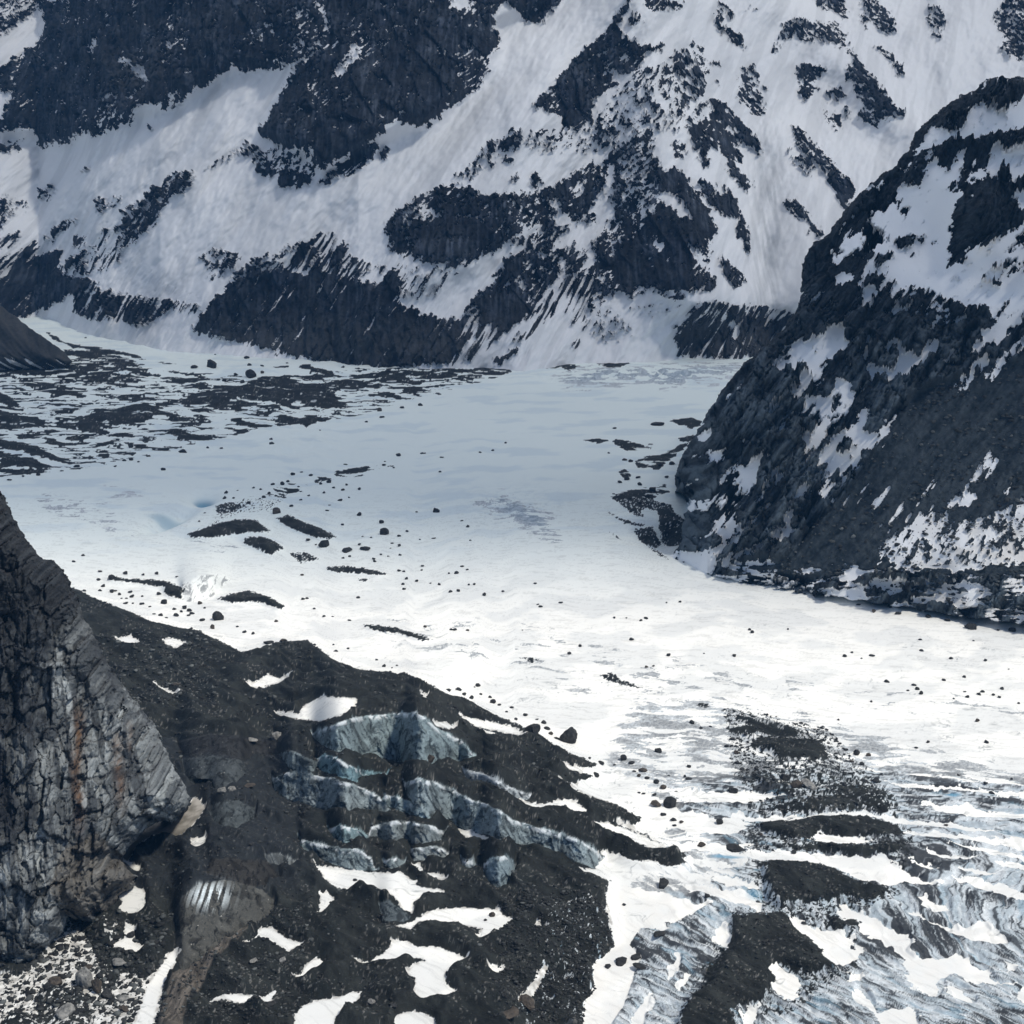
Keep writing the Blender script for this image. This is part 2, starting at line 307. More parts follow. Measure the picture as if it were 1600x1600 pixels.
# ================================================================== relief bodies with a silhouette (ridge, cliff, far-left slope)
def sdf_poly(p, px, py):
    p = P(p) if isinstance(p, str) else p
    q = np.roll(p, -1, 0); best = np.full(px.shape, 1e9); nx = px * 0.; ny = px * 0.; ins = np.zeros(px.shape, bool)
    for (ax, ay), (bx, by) in zip(p, q):
        ex, ey = bx - ax, by - ay; h = np.clip(((px - ax) * ex + (py - ay) * ey) / (ex * ex + ey * ey + 1e-9), 0, 1)
        qx, qy = ax + h * ex, ay + h * ey; dd = (px - qx) ** 2 + (py - qy) ** 2; m = dd < best
        best = np.where(m, dd, best); nx = np.where(m, qx, nx); ny = np.where(m, qy, ny)
        if ay != by: ins ^= ((ay > py) != (by > py)) & (px < (bx - ax) * (py - ay) / (by - ay) + ax)
    dd = np.sqrt(best); return np.where(ins, dd, -dd), nx, ny
def body(outline, x0, x1, y0, y1, st, back, band=22, jag=2.2):
    px, py = grid(x0, x1, y0, y1, st)
    # jag the outline a little so that it reads as rock
    jx = jag * fbm(px / 20, py / 20, 5, 71, .65); jy = jag * fbm(px / 20, py / 20, 5, 72, .65)
    sd, nx, ny = sdf_poly(outline, px + jx, py + jy)
    out = sd < 0
    qx = np.where(out, nx - jx, px); qy = np.where(out, ny - jy, py)
    push = np.where(out, -sd / band, 0)
    keep = sd > -band
    k = keep[:-1, :-1] & keep[1:, :-1] & keep[:-1, 1:] & keep[1:, 1:]
    return px, py, qx, qy, sd, push * back, quads(*px.shape)[k.reshape(-1)]

# ---------------- right rock ridge
RID = "1600,122 1575,126 1560,122 1545,126 1533,132 1530,142 1502,150 1475,172 1445,195 1430,212 1422,235 1400,260 1380,275 1350,300 1325,327 1310,347 1292,370 1272,382 1262,397 1256,412 1254,455 1248,486 1225,516 1190,548 1166,565 1145,590 1124,618 1106,650 1082,688 1066,716 1057,744 1057,768 1068,772 1082,762 1085,772 1071,803 1066,828 1062,858 1040,868 1060,885 1100,897 1150,908 1200,918 1260,927 1330,937 1400,948 1470,958 1540,968 1600,976 1960,1010 1960,60"
RD = Z(1.03)
paint(RD, [
(0,"1452,202 1485,195 1487,205 1512,188 1515,172 1535,160 1550,165 1560,175 1580,172 1582,160 1600,152 1600,208 1588,200 1560,210 1542,215 1528,212 1512,220 1500,220 1485,220 1465,228 1440,238 1425,240 1445,225 1450,215;1400,272 1425,258 1450,240 1465,232 1450,250 1425,262 1412,270"),
(0,"1450,255 1462,245 1465,260 1478,265 1488,260 1498,242 1510,228 1506,250 1502,275 1501,300 1492,320 1486,340 1487,375 1482,388 1487,400 1480,415 1500,412 1510,400 1512,388 1532,385 1557,378 1575,360 1600,352 1600,492 1560,488 1537,482 1522,485 1500,475 1487,470 1460,457 1450,452 1437,450 1425,447 1407,455 1390,460 1400,445 1395,442 1380,450 1372,445 1382,435 1392,422 1385,420 1375,432 1352,432 1350,422 1362,400 1360,388 1375,385 1385,380 1382,370 1375,360 1365,350 1355,347 1360,332 1380,328 1388,322 1400,312 1405,292 1425,285 1440,290 1445,272"),
(1,"1404,312 1410,311 1404,327 1397,330;1482,288 1490,285 1497,290 1494,298 1486,300 1481,294;1400,380 1412,372 1420,367 1430,378 1425,385 1410,390 1402,385;1432,380 1438,370 1449,369 1445,378 1438,384;1365,400 1380,395 1399,392 1395,402 1380,412 1368,421 1365,412;1417,395 1431,400 1424,405 1417,402;1485,408 1500,402 1497,412 1482,414;1380,430 1393,420 1390,430;1455,378 1462,378 1458,382;1412,338 1420,336 1415,342;1404,326 1425,322 1415,332;1500,400 1504,400 1501,405"),
(.5,"1550,425 1570,412 1585,400 1600,395 1600,430 1580,425 1560,430;1545,440 1565,432 1575,440 1555,452;1585,380 1600,372 1600,385 1575,395 1572,392;1580,372 1600,360 1600,372;1565,475 1580,466 1575,480;1530,438 1545,436 1540,446;1512,290 1530,275 1560,265 1580,268 1575,278 1540,282"),
(0,"1545,235 1555,228 1567,222 1570,235 1582,235 1600,225 1600,288 1590,290 1580,275 1575,262 1555,268 1545,272 1525,280 1512,282 1522,270 1538,262 1548,248"),
(1,"1568,220 1575,212 1595,208 1600,212 1600,225 1585,232 1570,234;1575,285 1600,285 1600,296"),
(0,"1585,300 1600,298 1600,330 1590,325 1585,310 1582,302;1302,390 1312,380 1325,370 1350,362 1352,375 1342,388 1322,398 1320,415 1302,408"),
(1,"1306,388 1315,384 1322,390 1310,402"),
(0,"1312,425 1330,430 1338,428 1335,438 1320,440 1303,447;1340,437 1342,450 1350,455 1345,470 1338,487 1350,490 1358,485 1362,470 1375,455 1370,450 1350,450 1345,442;1380,488 1392,485 1410,480 1428,477 1420,487 1400,492 1385,496;1452,478 1475,478 1480,488 1462,488;1355,300 1370,288 1385,278 1375,290 1360,302;1318,350 1325,340 1335,332 1325,347;1505,300 1515,280 1524,242 1520,270;1518,305 1523,300 1521,312"),
(0,"1246,534 1285,529 1292,516 1302,508 1322,510 1316,530 1337,536 1316,551 1302,555 1292,565 1285,590 1271,604 1255,620 1247,628 1236,618 1250,590 1264,580 1255,572 1236,576 1208,593 1222,580 1208,572 1236,555"),
(0,"1255,625 1281,618 1299,614 1306,590 1327,597 1330,614 1348,611 1362,590 1354,580 1365,571 1390,580 1404,565 1411,545 1383,552 1386,534 1400,534 1414,548 1428,555 1453,541 1460,525 1467,538 1463,552 1442,565 1425,583 1421,597 1411,590 1390,600 1379,610 1390,594 1369,590 1355,600 1344,618 1330,632 1313,656 1299,667 1292,681 1281,695 1264,712 1250,723 1267,695 1257,691 1250,674 1267,681 1281,667 1278,656 1281,646 1271,635 1253,640"),
(1,"1299,625 1320,614 1316,628 1300,640;1290,655 1297,645 1310,640 1300,655;1265,546 1275,542 1262,556"),
(0,"1341,646 1365,639 1351,656 1348,674 1372,679 1380,667 1400,646 1397,667 1379,681 1369,695 1355,709 1330,730 1313,747 1309,730 1292,726 1278,730 1285,709 1306,681 1320,674 1341,660"),
(1,"1306,700 1325,690 1340,695 1330,710 1310,710"),
(0,"1119,754 1155,726 1173,726 1194,709 1210,709 1187,730 1180,751 1169,772 1155,768 1148,754 1155,737 1130,752;1109,712 1120,709 1137,710 1112,728;1148,694 1163,680 1156,694;1134,620 1147,613 1140,624;1152,612 1165,590 1180,578 1166,595;1151,660 1163,650 1155,662;1211,742 1222,740 1224,752 1210,760;1243,770 1250,760 1264,758 1270,765 1255,775 1243,783;1285,765 1300,758 1308,757 1300,772 1287,785;1313,754 1330,735 1355,712 1345,728 1320,752;1116,812 1125,822 1145,812 1160,825 1150,836 1130,845 1120,840;1198,570 1210,560 1205,570;1240,512 1255,502 1250,515;1345,560 1352,535 1362,515 1358,540 1358,560 1345,565;1320,560 1330,565 1325,575;1126,778 1138,773 1134,790 1126,788"),
(.2,"1195,800 1213,782 1200,800 1180,820 1150,850 1120,870 1100,882 1090,870 1110,862 1140,845 1170,820;1235,780 1240,800 1233,820 1250,830 1215,850 1190,862 1150,875 1120,885 1110,880 1150,868 1190,850 1215,830 1228,805"),
(.04,"1030,860 1062,862 1085,862 1110,862 1125,880 1105,900 1080,890"),
(.08,"1512,548 1545,512 1550,495 1570,482 1600,470 1600,495 1585,510 1570,530 1545,545 1530,555"),
(.3,"1490,605 1500,595 1530,560 1545,548 1545,570 1525,585 1515,600 1500,612;1540,590 1560,560 1600,525 1600,545 1575,560 1560,580 1545,600"),
(.05,"1470,560 1495,545 1492,560 1478,572;1460,510 1470,495 1490,490 1475,505;1495,500 1515,498 1510,505 1490,508;1445,515 1455,505 1465,500 1450,520;1380,488 1425,482 1400,496"),
(.08,"1482,790 1510,755 1530,735 1545,705 1557,715 1545,735 1520,755 1505,765 1530,775 1510,788 1490,790"),
(.32,"1370,860 1410,825 1435,805 1475,798 1490,820 1530,815 1560,805 1600,780 1600,880 1560,880 1540,890 1500,890 1460,895 1420,890 1390,875"),
(.68,"1090,905 1140,890 1180,888 1250,888 1330,882 1420,895 1500,905 1600,895 1600,985 1500,970 1400,955 1300,940 1200,922"),
(.05,"1310,900 1330,893 1345,905 1330,912;1290,928 1340,915 1370,912 1340,932 1300,937;1120,882 1180,878 1220,880 1190,888 1140,890"),
(.25,"1370,905 1440,900 1450,915 1400,925 1380,915;1450,915 1530,905 1560,930 1500,950 1440,940"),
])
RDb = blur(RD, 2.4)
px, py, qx, qy, sd, push, fc = body(RID, 1015, 1990, 40, 1030, 1.3, 420, 26, 4.5)
FT = "1000,850 1057,775 1062,866 1110,893 1180,908 1240,922 1330,937 1420,952 1600,978 2000,1010"
xr, t = ray(qx, qy); ft = lerp("900,800 1062,862 1110,893 1180,908 1240,922 1330,937 1420,952 1600,978 2000,1010", qx); _, tf = ray(qx, ft)
yf = -(H - 4) / tf * .998; c_ = .8
y = (yf + c_ * (H - 4)) / (1 - c_ * t)
edge_c = np.clip(1 - np.maximum(sd, 0) / 55, 0, 1) ** 2 * sstep(880, 820, qy)
y = y + edge_c * 24
y = y - 45 * np.exp(-((qx - 1540) / 45.) ** 2 - ((qy - 330) / 60.) ** 2) + 30 * np.exp(-((qx - 1430) / 60.) ** 2 - ((qy - 360) / 60.) ** 2)
x = xr * y; z = H + t * y
ra, rb = rot(x, z, 52)
n0 = fbm(ra / 14, rb / 5.5, 5, 14, .72)
belt = sstep(865, 900, qy)
n1 = fbm(x / 22, (z + y * .2) / 6, 5, 15, .6)
wx = qx + 7 * fbm(ra / 14, rb / 6, 5, 33, .7); wy = qy + 7 * fbm(ra / 14, rb / 6, 5, 34, .7)
thin = sstep(.86, .97, uni(fbm(ra / 60, rb / 6, 4, 25, .6))) * sstep(.55, .8, uni(fbm(x / 90, z / 90, 2, 20))) * (1 - belt)
v = samp(RDb, wx, wy) - .02 - .96 * uni(np.where(belt > .5, n1, n0)) - .9 * thin
rk = sstep(-.1, .15, v)
slab = ridged(ra / 130, rb / 17, 4, 16, .5)
wq = .25 * fbm(x / 12, z / 12, 3, 29); fa, fd, fi = facets(ra / 34 + wq, rb / 15 + wq, 3); fa2, fd2, fi2 = facets(ra / 13 + wq, rb / 5.5 + wq, 7); fa3, fd3, _ = facets(ra / 80 + wq, rb / 40, 8)
deb = sstep(.35, .65, samp(blur(paint(Z(), [(1, "1240,860 1330,760 1380,690 1430,610 1600,560 1600,900 1100,900 1180,868 1230,880")]), 12), qx, qy))
soft = 1 - deb
rib = fbm(rot(x, z, 45)[0] / 90, rot(x, z, 45)[1] / 8, 4, 17)
y2 = y + 14 * fbm(x / 120, z / 120, 3, 18)
d = rk * (soft * (17 * slab + 9 * fa + 2.4 * fa2 + 30 * fa3 + 2 * sstep(0, .12, fd) + .8 * sstep(0, .15, fd2) + 1.2 * fbm(ra / 8, rb / 4, 4, 27)) + deb * (3.2 * rib + 1.5 * fbm(ra / 9, rb / 4, 4, 19) + 1.5) + 1) + .4 * fbm(x / 20, z / 20, 3, 9)
fade = sstep(-2, 12, sd)
d = d * (.25 + .75 * fade)
y2 = y2 - .85 * d + push; x2 = xr * (y2 + .0) + 0; z2 = H + t * y2 + .25 * d
g1 = uni(fbm(ra / 60, rb / 14, 4, 22)); g2 = uni(fbm(x / 5, z / 5, 3, 23))
rc = mix(col(.012, .015, .019), col(.065, .068, .070), sstep(.2, 1, g1) * sstep(480, 640, qy) + .12)
stv = uni(ridged(ra / 16, rb / 5, 5, 28, .7)); rc = rc * (.38 + .95 * stv ** 2 + .35 * (fi2 % 5) / 4.)[..., None]; rc = mix(rc, col(.125, .135, .145), .62 * sstep(.45, .95, uni(slab)) * sstep(430, 640, qy) * soft); rc = mix(rc, col(.10, .105, .105), .55 * (fi % 5 == 0) * sstep(560, 700, qy) * sstep(1500, 1300, qx) * stv)
rc = mix(rc, mix(col(.012, .016, .019), col(.055, .057, .058), .5 * g2 + .5 * uni(rib)), deb)
rc = mix(rc, rc * .25, (1 - sstep(.0, .1, fd)) * soft * .8); rc = mix(rc, rc * .4, (1 - sstep(.0, .1, fd2)) * soft * .6)
scl = mix(col(.88, .885, .89), col(.6, .57, .53), .7 * sstep(760, 860, qy) * sstep(1380, 1480, qx) * uni(fbm(x / 30, z / 20, 4, 24)))
scl = mix(scl, col(.4, .4, .4), np.where((qy > 770) & (qx < 1260) & (qx > 1105), .45 * uni(rib), 0))
rc = rc * col(.84, 1.0, 1.12) * 1.05
co = np.stack([flat(x2), flat(y2), flat(z2)], 1)
o = submesh("rock_ridge", co, fc, {"v": flat(v), "rc": rc.reshape(-1, 3), "sc": scl.reshape(-1, 3)}, M_ridge)
RX, RY, RZ, RC0, RR0 = x2, y2, z2, px[0].copy(), py[:, 0].copy()
tag(o, "dark rocky ridge with snow patches rising on the right of the glacier", "rock ridge", kind="structure")

# ---------------- far-left dark scree slope
px, py, qx, qy, sd, push, fc = body("-260,420 0,478 27,498 45,512 60,522 75,533 100,550 112,565 105,575 70,577 37,576 0,580 -260,600", -280, 140, 400, 620, 1.3, 200)
xr, t = ray(qx, qy); _, tf = ray(qx, np.full(qx.shape, 580.)); yf = -(H - 2) / tf * .97; c_ = 1.3
y = (yf + c_ * H) / (1 - c_ * t); y = y + 50 * np.clip(1 - np.maximum(sd, 0) / 30, 0, 1) ** 2
x = xr * y; z = H + t * y
ra, rb = rot(x, z, -38)
n0 = fbm(ra / 100, rb / 7, 4, 51)
v = .55 + .55 * n0 - .9 * sstep(.35, .9, uni(fbm(ra / 160, rb / 10, 4, 52))) * sstep(540, 575, qy)
y2 = y - 2.5 * n0 - 1.5 * fbm(x / 7, z / 7, 3, 53) + push
rc = mix(col(.016, .019, .021), col(.055, .055, .054), uni(n0)); sc = mix(col(.7, .7, .7), col(.5, .5, .5), uni(n0))
o = submesh("hill", np.stack([flat(xr * y2), flat(y2), flat(H + t * y2)], 1), fc, {"v": flat(v), "rc": rc.reshape(-1, 3), "sc": sc.reshape(-1, 3)}, M_ridge)
tag(o, "grey scree slope at the far left edge below the mountain", "scree slope", kind="structure")

# ---------------- near-left cliff
CLF = "-260,560 -60,680 0,772 8,780 14,798 28,825 45,850 60,868 72,875 88,882 100,895 108,910 112,922 122,935 126,955 131,968 140,985 150,1000 158,1018 170,1040 184,1062 205,1092 222,1112 236,1128 248,1148 262,1180 272,1205 290,1232 297,1247 292,1262 283,1272 268,1284 255,1280 240,1285 222,1300 205,1318 192,1336 184,1340 200,1360 215,1368 208,1385 190,1395 178,1410 172,1428 150,1428 158,1440 140,1450 128,1440 118,1436 104,1432 100,1452 80,1480 60,1503 45,1520 30,1526 0,1520 -260,1500"
px, py, qx, qy, sd, push, fc = body(CLF, -285, 325, 545, 1545, 1.15, 60, 20, 4.5)
xr, t = ray(qx, qy); _, tf = ray(qx, lerp("-260,1520 0,1520 45,1516 110,1490 185,1440 250,1390 300,1350 400,1310", qx)); yf = -(H - 3) / tf * .955; c_ = .42
y = (yf + c_ * (H - 3)) / (1 - c_ * t)
y = y + 22 * np.clip(1 - np.maximum(sd, 0) / 45, 0, 1) ** 2
x = xr * y; z = H + t * y
wpx = 1.0 * fbm(x / 9, z / 12, 4, 61, .6); wpz = 2.4 * fbm(x / 8, z / 9, 4, 62, .6)
lean = .13 * z
f1a, f1d, i1 = facets((x + lean + wpx) / 11, (z + wpz) / 26, 1)
f2a, f2d, i2 = facets((x + lean * .8 + wpx) / 4.4, (z + wpz) / 8.5, 2)
f3a, f3d, i3 = facets((x + wpx * .6) / 1.9, (z + wpz * .6) / 3.2, 4)
col_ = ridged((x + lean + wpx * 2) / 16, z / 110, 4, 63)
ck = (1 - sstep(0, .10, f1d)) * 1.0; ck2 = 1 - sstep(0, .13, f2d)
d = 8.5 * f1a + 4.2 * f2a + 1.7 * f3a + 8 * col_ + 1.5 * ridged((x + lean) / 5, z / 26, 3, 60) - 1.2 * ck - .9 * ck2 - .3 * (1 - sstep(0, .16, f3d)) + .35 * fbm(x / 1.8, z / 2.2, 3, 64) + 5 * fbm(x / 30, z / 40, 3, 65)
lowr = sstep(1330, 1430, qy)
fade = .2 + .8 * sstep(-2, 16, sd)
y2 = y - .95 * d * fade + push; z2 = H + t * y2 + .1 * d * 0
g1 = uni(fbm(x / 14, z / 30, 4, 66)); g2 = uni(fbm((x + lean) / 4, z / 40, 4, 67)); g3 = uni(fbm(x / 2.5, z / 3, 4, 68))
rc = mix(col(.05, .052, .054), col(.36, .36, .345), g1 * .35 + .4 * (i2 % 7) / 7. + .4 * (i1 % 5) / 5. + .35 * np.exp(-((qx - 150) / 70.) ** 2 - ((qy - 1080) / 130.) ** 2))
rc = mix(rc, col(.045, .048, .052), .8 * sstep(.5, .85, g2)); rc = rc * (.75 + .5 * (i3 % 6) / 5.)[..., None]
lich_shade = sstep(1120, 960, qy + 170 * (uni(fbm(x / 20, z / 30, 4, 69)) - .5) - np.maximum(130 - qx, 0) * .9)
rc = mix(rc, mix(col(.012, .014, .018), col(.06, .064, .07), g3 * g3), .95 * lich_shade)  # dark lichen and shade, both painted into the upper and left cliff
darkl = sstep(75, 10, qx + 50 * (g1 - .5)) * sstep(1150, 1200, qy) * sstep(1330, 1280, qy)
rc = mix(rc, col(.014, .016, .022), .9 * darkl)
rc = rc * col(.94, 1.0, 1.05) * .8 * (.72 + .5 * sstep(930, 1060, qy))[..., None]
rst = (np.exp(-((qx - (122 + 3 * np.sin(qy / 22.))) / 8.) ** 2) * sstep(1080, 1130, qy) * sstep(1330, 1240, qy) + .75 * np.exp(-((qx - (186 + (qy - 1200) * .05)) / 8.) ** 2) * sstep(1130, 1165, qy) * sstep(1290, 1230, qy)
       + .6 * np.exp(-((qx - 203) / 5.) ** 2) * sstep(1120, 1135, qy) * sstep(1185, 1165, qy))
grv = sstep(.25, .75, -col_ * .5 + .5 + .25 * g1 - .1); rc = mix(rc, rc * .3, .7 * grv)
rc = mix(rc, col(.15, .08, .038), .75 * np.clip(rst * (0.4 + .9 * g3), 0, 1))
rc = mix(rc, col(.02, .02, .022), .6 * ck); rc = mix(rc, col(.03, .03, .032), .55 * ck2); rc = mix(rc, col(.05, .05, .05), .4 * (1 - sstep(0, .14, f3d)))
rc = mix(rc, mix(col(.06, .052, .043), col(.15, .135, .115), g3), sstep(.3, .7, samp(blur(paint(Z(), [(1, "95,1330 150,1300 195,1340 215,1372 170,1430 105,1432 75,1395")]), 7), qx, qy)) * .75)
v = np.full(qx.shape, 1.0)
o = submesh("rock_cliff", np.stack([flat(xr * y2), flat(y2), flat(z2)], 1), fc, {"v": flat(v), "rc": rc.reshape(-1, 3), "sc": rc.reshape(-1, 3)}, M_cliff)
tag(o, "near grey granite cliff with rust-brown streaks at the left edge", "rock cliff", kind="structure")

# ================================================================== GLACIER, MORAINES, ICE (one marched surface, cut into its things)
MOR = "120,920 150,935 200,955 240,972 300,985 340,1000 380,1020 430,1005 480,1000 500,1015 520,1030 560,1045 600,1050 640,1055 680,1075 720,1095 760,1110 800,1130 840,1145 870,1165 900,1180 935,1195 925,1200 880,1195 890,1205 930,1212 900,1225 870,1220 900,1235 960,1255 1000,1275 990,1290 950,1280 1020,1310 1060,1330 1080,1345 1050,1350 990,1345 960,1335 930,1330 920,1350 955,1375 945,1400 955,1430 960,1460 930,1480 880,1500 850,1540 800,1600 780,1640 -300,1640 -300,880"
GD = Z(-.12)
paint(GD, [
(.36,"0,575 120,560 240,575 420,590 560,575 800,574 780,590 640,625 560,650 420,668 280,700 120,735 0,748"),
(1,"65,515 90,525 100,535 120,540 145,540 180,548 205,553 240,565 292,570 255,569 230,563 190,556 150,551 120,546 85,531"),
(.82,"0,560 40,575 100,572 150,565 200,565 235,580 230,590 215,600 170,605 140,600 110,590 60,585 20,590 0,585;100,545 160,552 200,560 230,570 180,568 130,560 100,556"),
(.84,"30,590 60,590 100,605 130,615 140,625 110,620 80,618 60,610 30,600;250,590 330,592 320,600 260,598;280,600 360,605 350,612 290,608"),
(1,"0,612 15,620 35,634 20,637 0,633"),
(.92,"0,642 40,650 60,655 85,665 100,655 130,652 160,643 200,635 230,632 260,645 300,655 290,660 250,650 220,660 190,665 150,668 210,680 200,684 160,678 120,670 80,668 30,672 0,672"),
(.85,"160,620 190,615 240,622 270,625 300,615 340,608 400,600 400,625 370,635 340,640 310,645 300,640 330,632 260,632 220,625 180,625;20,676 80,675 80,682 30,684"),
(.93,"350,620 362,608 385,600 410,588 440,590 470,598 500,600 545,596 600,600 590,608 560,605 530,612 520,622 540,630 558,638 530,640 500,635 470,632 440,635 410,625 380,628 350,622"),
(.84,"400,590 470,585 500,582 540,588 600,580 650,575 700,570 760,570 800,572 800,582 740,590 720,595 690,590 650,600 640,600 600,600 560,590 520,592;400,630 440,636 440,644 400,640;340,632 400,628 400,634 345,640"),
(1,"465,572 480,570 500,575 522,583 510,587 490,582;425,572 450,571 455,575 430,576;425,650 440,647 470,655 480,650 475,648 500,652 518,655 500,660 480,668 470,665 450,660;250,670 275,672 300,680 325,682 341,691 320,688 290,690 270,682;185,687 210,692 235,697 268,700 240,703 215,700 195,692;147,708 165,710 177,716 160,716"),
(1,"0,688 30,692 60,702 90,713 118,722 90,722 60,715 30,705 0,700;0,708 20,712 50,718 82,728 60,731 35,734 20,725 0,718;0,732 27,738 20,741 0,739;360,655 410,665 400,671 365,660;55,683 80,685 110,697 95,698 70,690"),
(.75,"790,575 830,568 850,572 880,568 910,572 890,580 850,575;600,600 640,605 670,605 690,615 680,617 650,612 610,610"),
(1,"930,570 950,564 975,561 987,570 960,574;590,608 615,614 634,624 610,620;680,612 690,614 688,618 680,617"),
(.3,"540,740 600,722 620,728 560,745 500,755 450,775 420,800 380,800 330,820 340,800 400,770 470,750"),
(1,"520,738 545,732 580,727 570,736 525,742;490,750 510,745 508,750 492,754"),
(1,"293,833 330,820 370,812 400,812 425,830 405,832 370,835 330,840 300,840;380,840 410,838 430,845 445,858 420,866 395,855 380,848;430,810 450,805 475,815 500,825 527,838 515,843 490,840 465,830 445,820"),
(.85,"335,790 360,785 385,790 370,797 340,803;450,865 480,862 500,875 470,880;490,795 455,800"),
(1,"505,885 540,885 570,888 612,898 590,900 550,895 520,893;555,905 580,905 570,910;165,905 180,900 200,905 225,905 260,908 290,920 282,935 260,930 255,918 220,912 190,910;338,935 365,925 390,922 420,932 445,945 440,952 410,942 385,940 360,942;562,975 600,978 640,985 682,1000 660,1000 620,990 580,984"),
(.9,"810,1025 846,1030 830,1034;935,1055 955,1050 970,1062 1006,1075 980,1072 950,1062;1080,1098 1112,1102 1100,1106"),

(1,"1042,658 1075,652 1095,657 1100,662 1080,670 1065,665;1058,685 1085,678 1087,688 1065,690"),
(.92,"990,720 1010,713 1030,710 1060,695 1080,690 1070,700 1045,720 1030,735 1010,732 995,730;965,740 975,733 990,742 975,748;957,690 963,685 1000,692 1028,694 1005,700 980,705;905,688 930,686 955,687 935,693"),
(.82,"948,775 965,770 985,765 1010,760 1040,757 1048,770 1020,780 1050,790 1055,800 1030,800 1010,795 1000,800 1010,808 990,805 965,785"),
(.92,"942,792 965,808 985,815 1010,820 1000,823 975,818 955,805;1028,800 1045,795 1072,812 1072,850 1045,850 1035,842 1030,820;990,828 1020,822 1035,845 1025,858 1000,845;940,822 955,832 975,845 965,842;1010,852 1030,862 1050,876 1030,868"),
])
MED = [("1138,1113 1160,1120 1180,1125 1210,1130 1240,1140 1265,1150 1230,1153 1200,1152 1165,1150 1140,1148 1130,1140 1160,1138 1170,1135", .96),
("1165,1160 1200,1157 1250,1155 1285,1160 1280,1170 1300,1185 1270,1190 1230,1190 1210,1180 1190,1170 1170,1168", .93),
("1190,1190 1220,1185 1300,1190 1310,1205 1290,1215 1330,1210 1350,1225 1340,1240 1290,1250 1240,1245 1200,1240 1180,1215", .52),
("1310,1228 1370,1230 1385,1245 1390,1260 1390,1270 1330,1272 1250,1270 1200,1268 1230,1255 1300,1245", .86),
("1180,1290 1230,1282 1290,1278 1360,1280 1400,1290 1410,1305 1390,1310 1340,1305 1290,1302 1240,1312 1200,1300", .97),
("1180,1325 1250,1320 1300,1318 1350,1320 1410,1325 1400,1338 1340,1335 1280,1325 1230,1325", .95),
("1190,1348 1230,1345 1280,1350 1310,1365 1340,1380 1390,1395 1370,1410 1310,1400 1280,1410 1240,1410 1220,1425 1205,1400 1195,1375", .96),
("1140,1430 1190,1432 1225,1430 1250,1455 1290,1495 1310,1520 1270,1520 1220,1505 1200,1510 1205,1535 1185,1570 1150,1575 1160,1640 1040,1640 1070,1570 1110,1540 1130,1500 1145,1470", 1),
("1295,1435 1310,1430 1345,1450 1330,1455 1305,1450", 1)]
# dirty, crevassed ice zone
DZ = paint(Z(), [(.55, "985,1090 1040,1085 1160,1105 1280,1120 1420,1160 1600,1205 1600,1640 900,1640 920,1500 960,1440 1000,1345 1040,1300 980,1225 940,1195 960,1150"),
 (1, "1060,1235 1180,1210 1320,1205 1600,1235 1600,1640 900,1640 930,1490 985,1440 1090,1400 1180,1340 1080,1290"),
 (.72, "860,588 900,578 950,570 1000,573 1060,570 1130,563 1168,563 1160,587 1100,600 1050,610 980,602 900,610 865,606;150,755 200,760 240,765 230,775 160,770;50,775 100,778 180,795 190,805 120,805 60,795;725,775 790,770 860,800 880,860 830,830 760,800"),
 (.25, "560,950 800,960 1000,1010 1300,1060 1600,1090 1600,1140 1200,1100 900,1090 700,1040 560,990;120,800 420,835 520,870 400,880 130,840")])
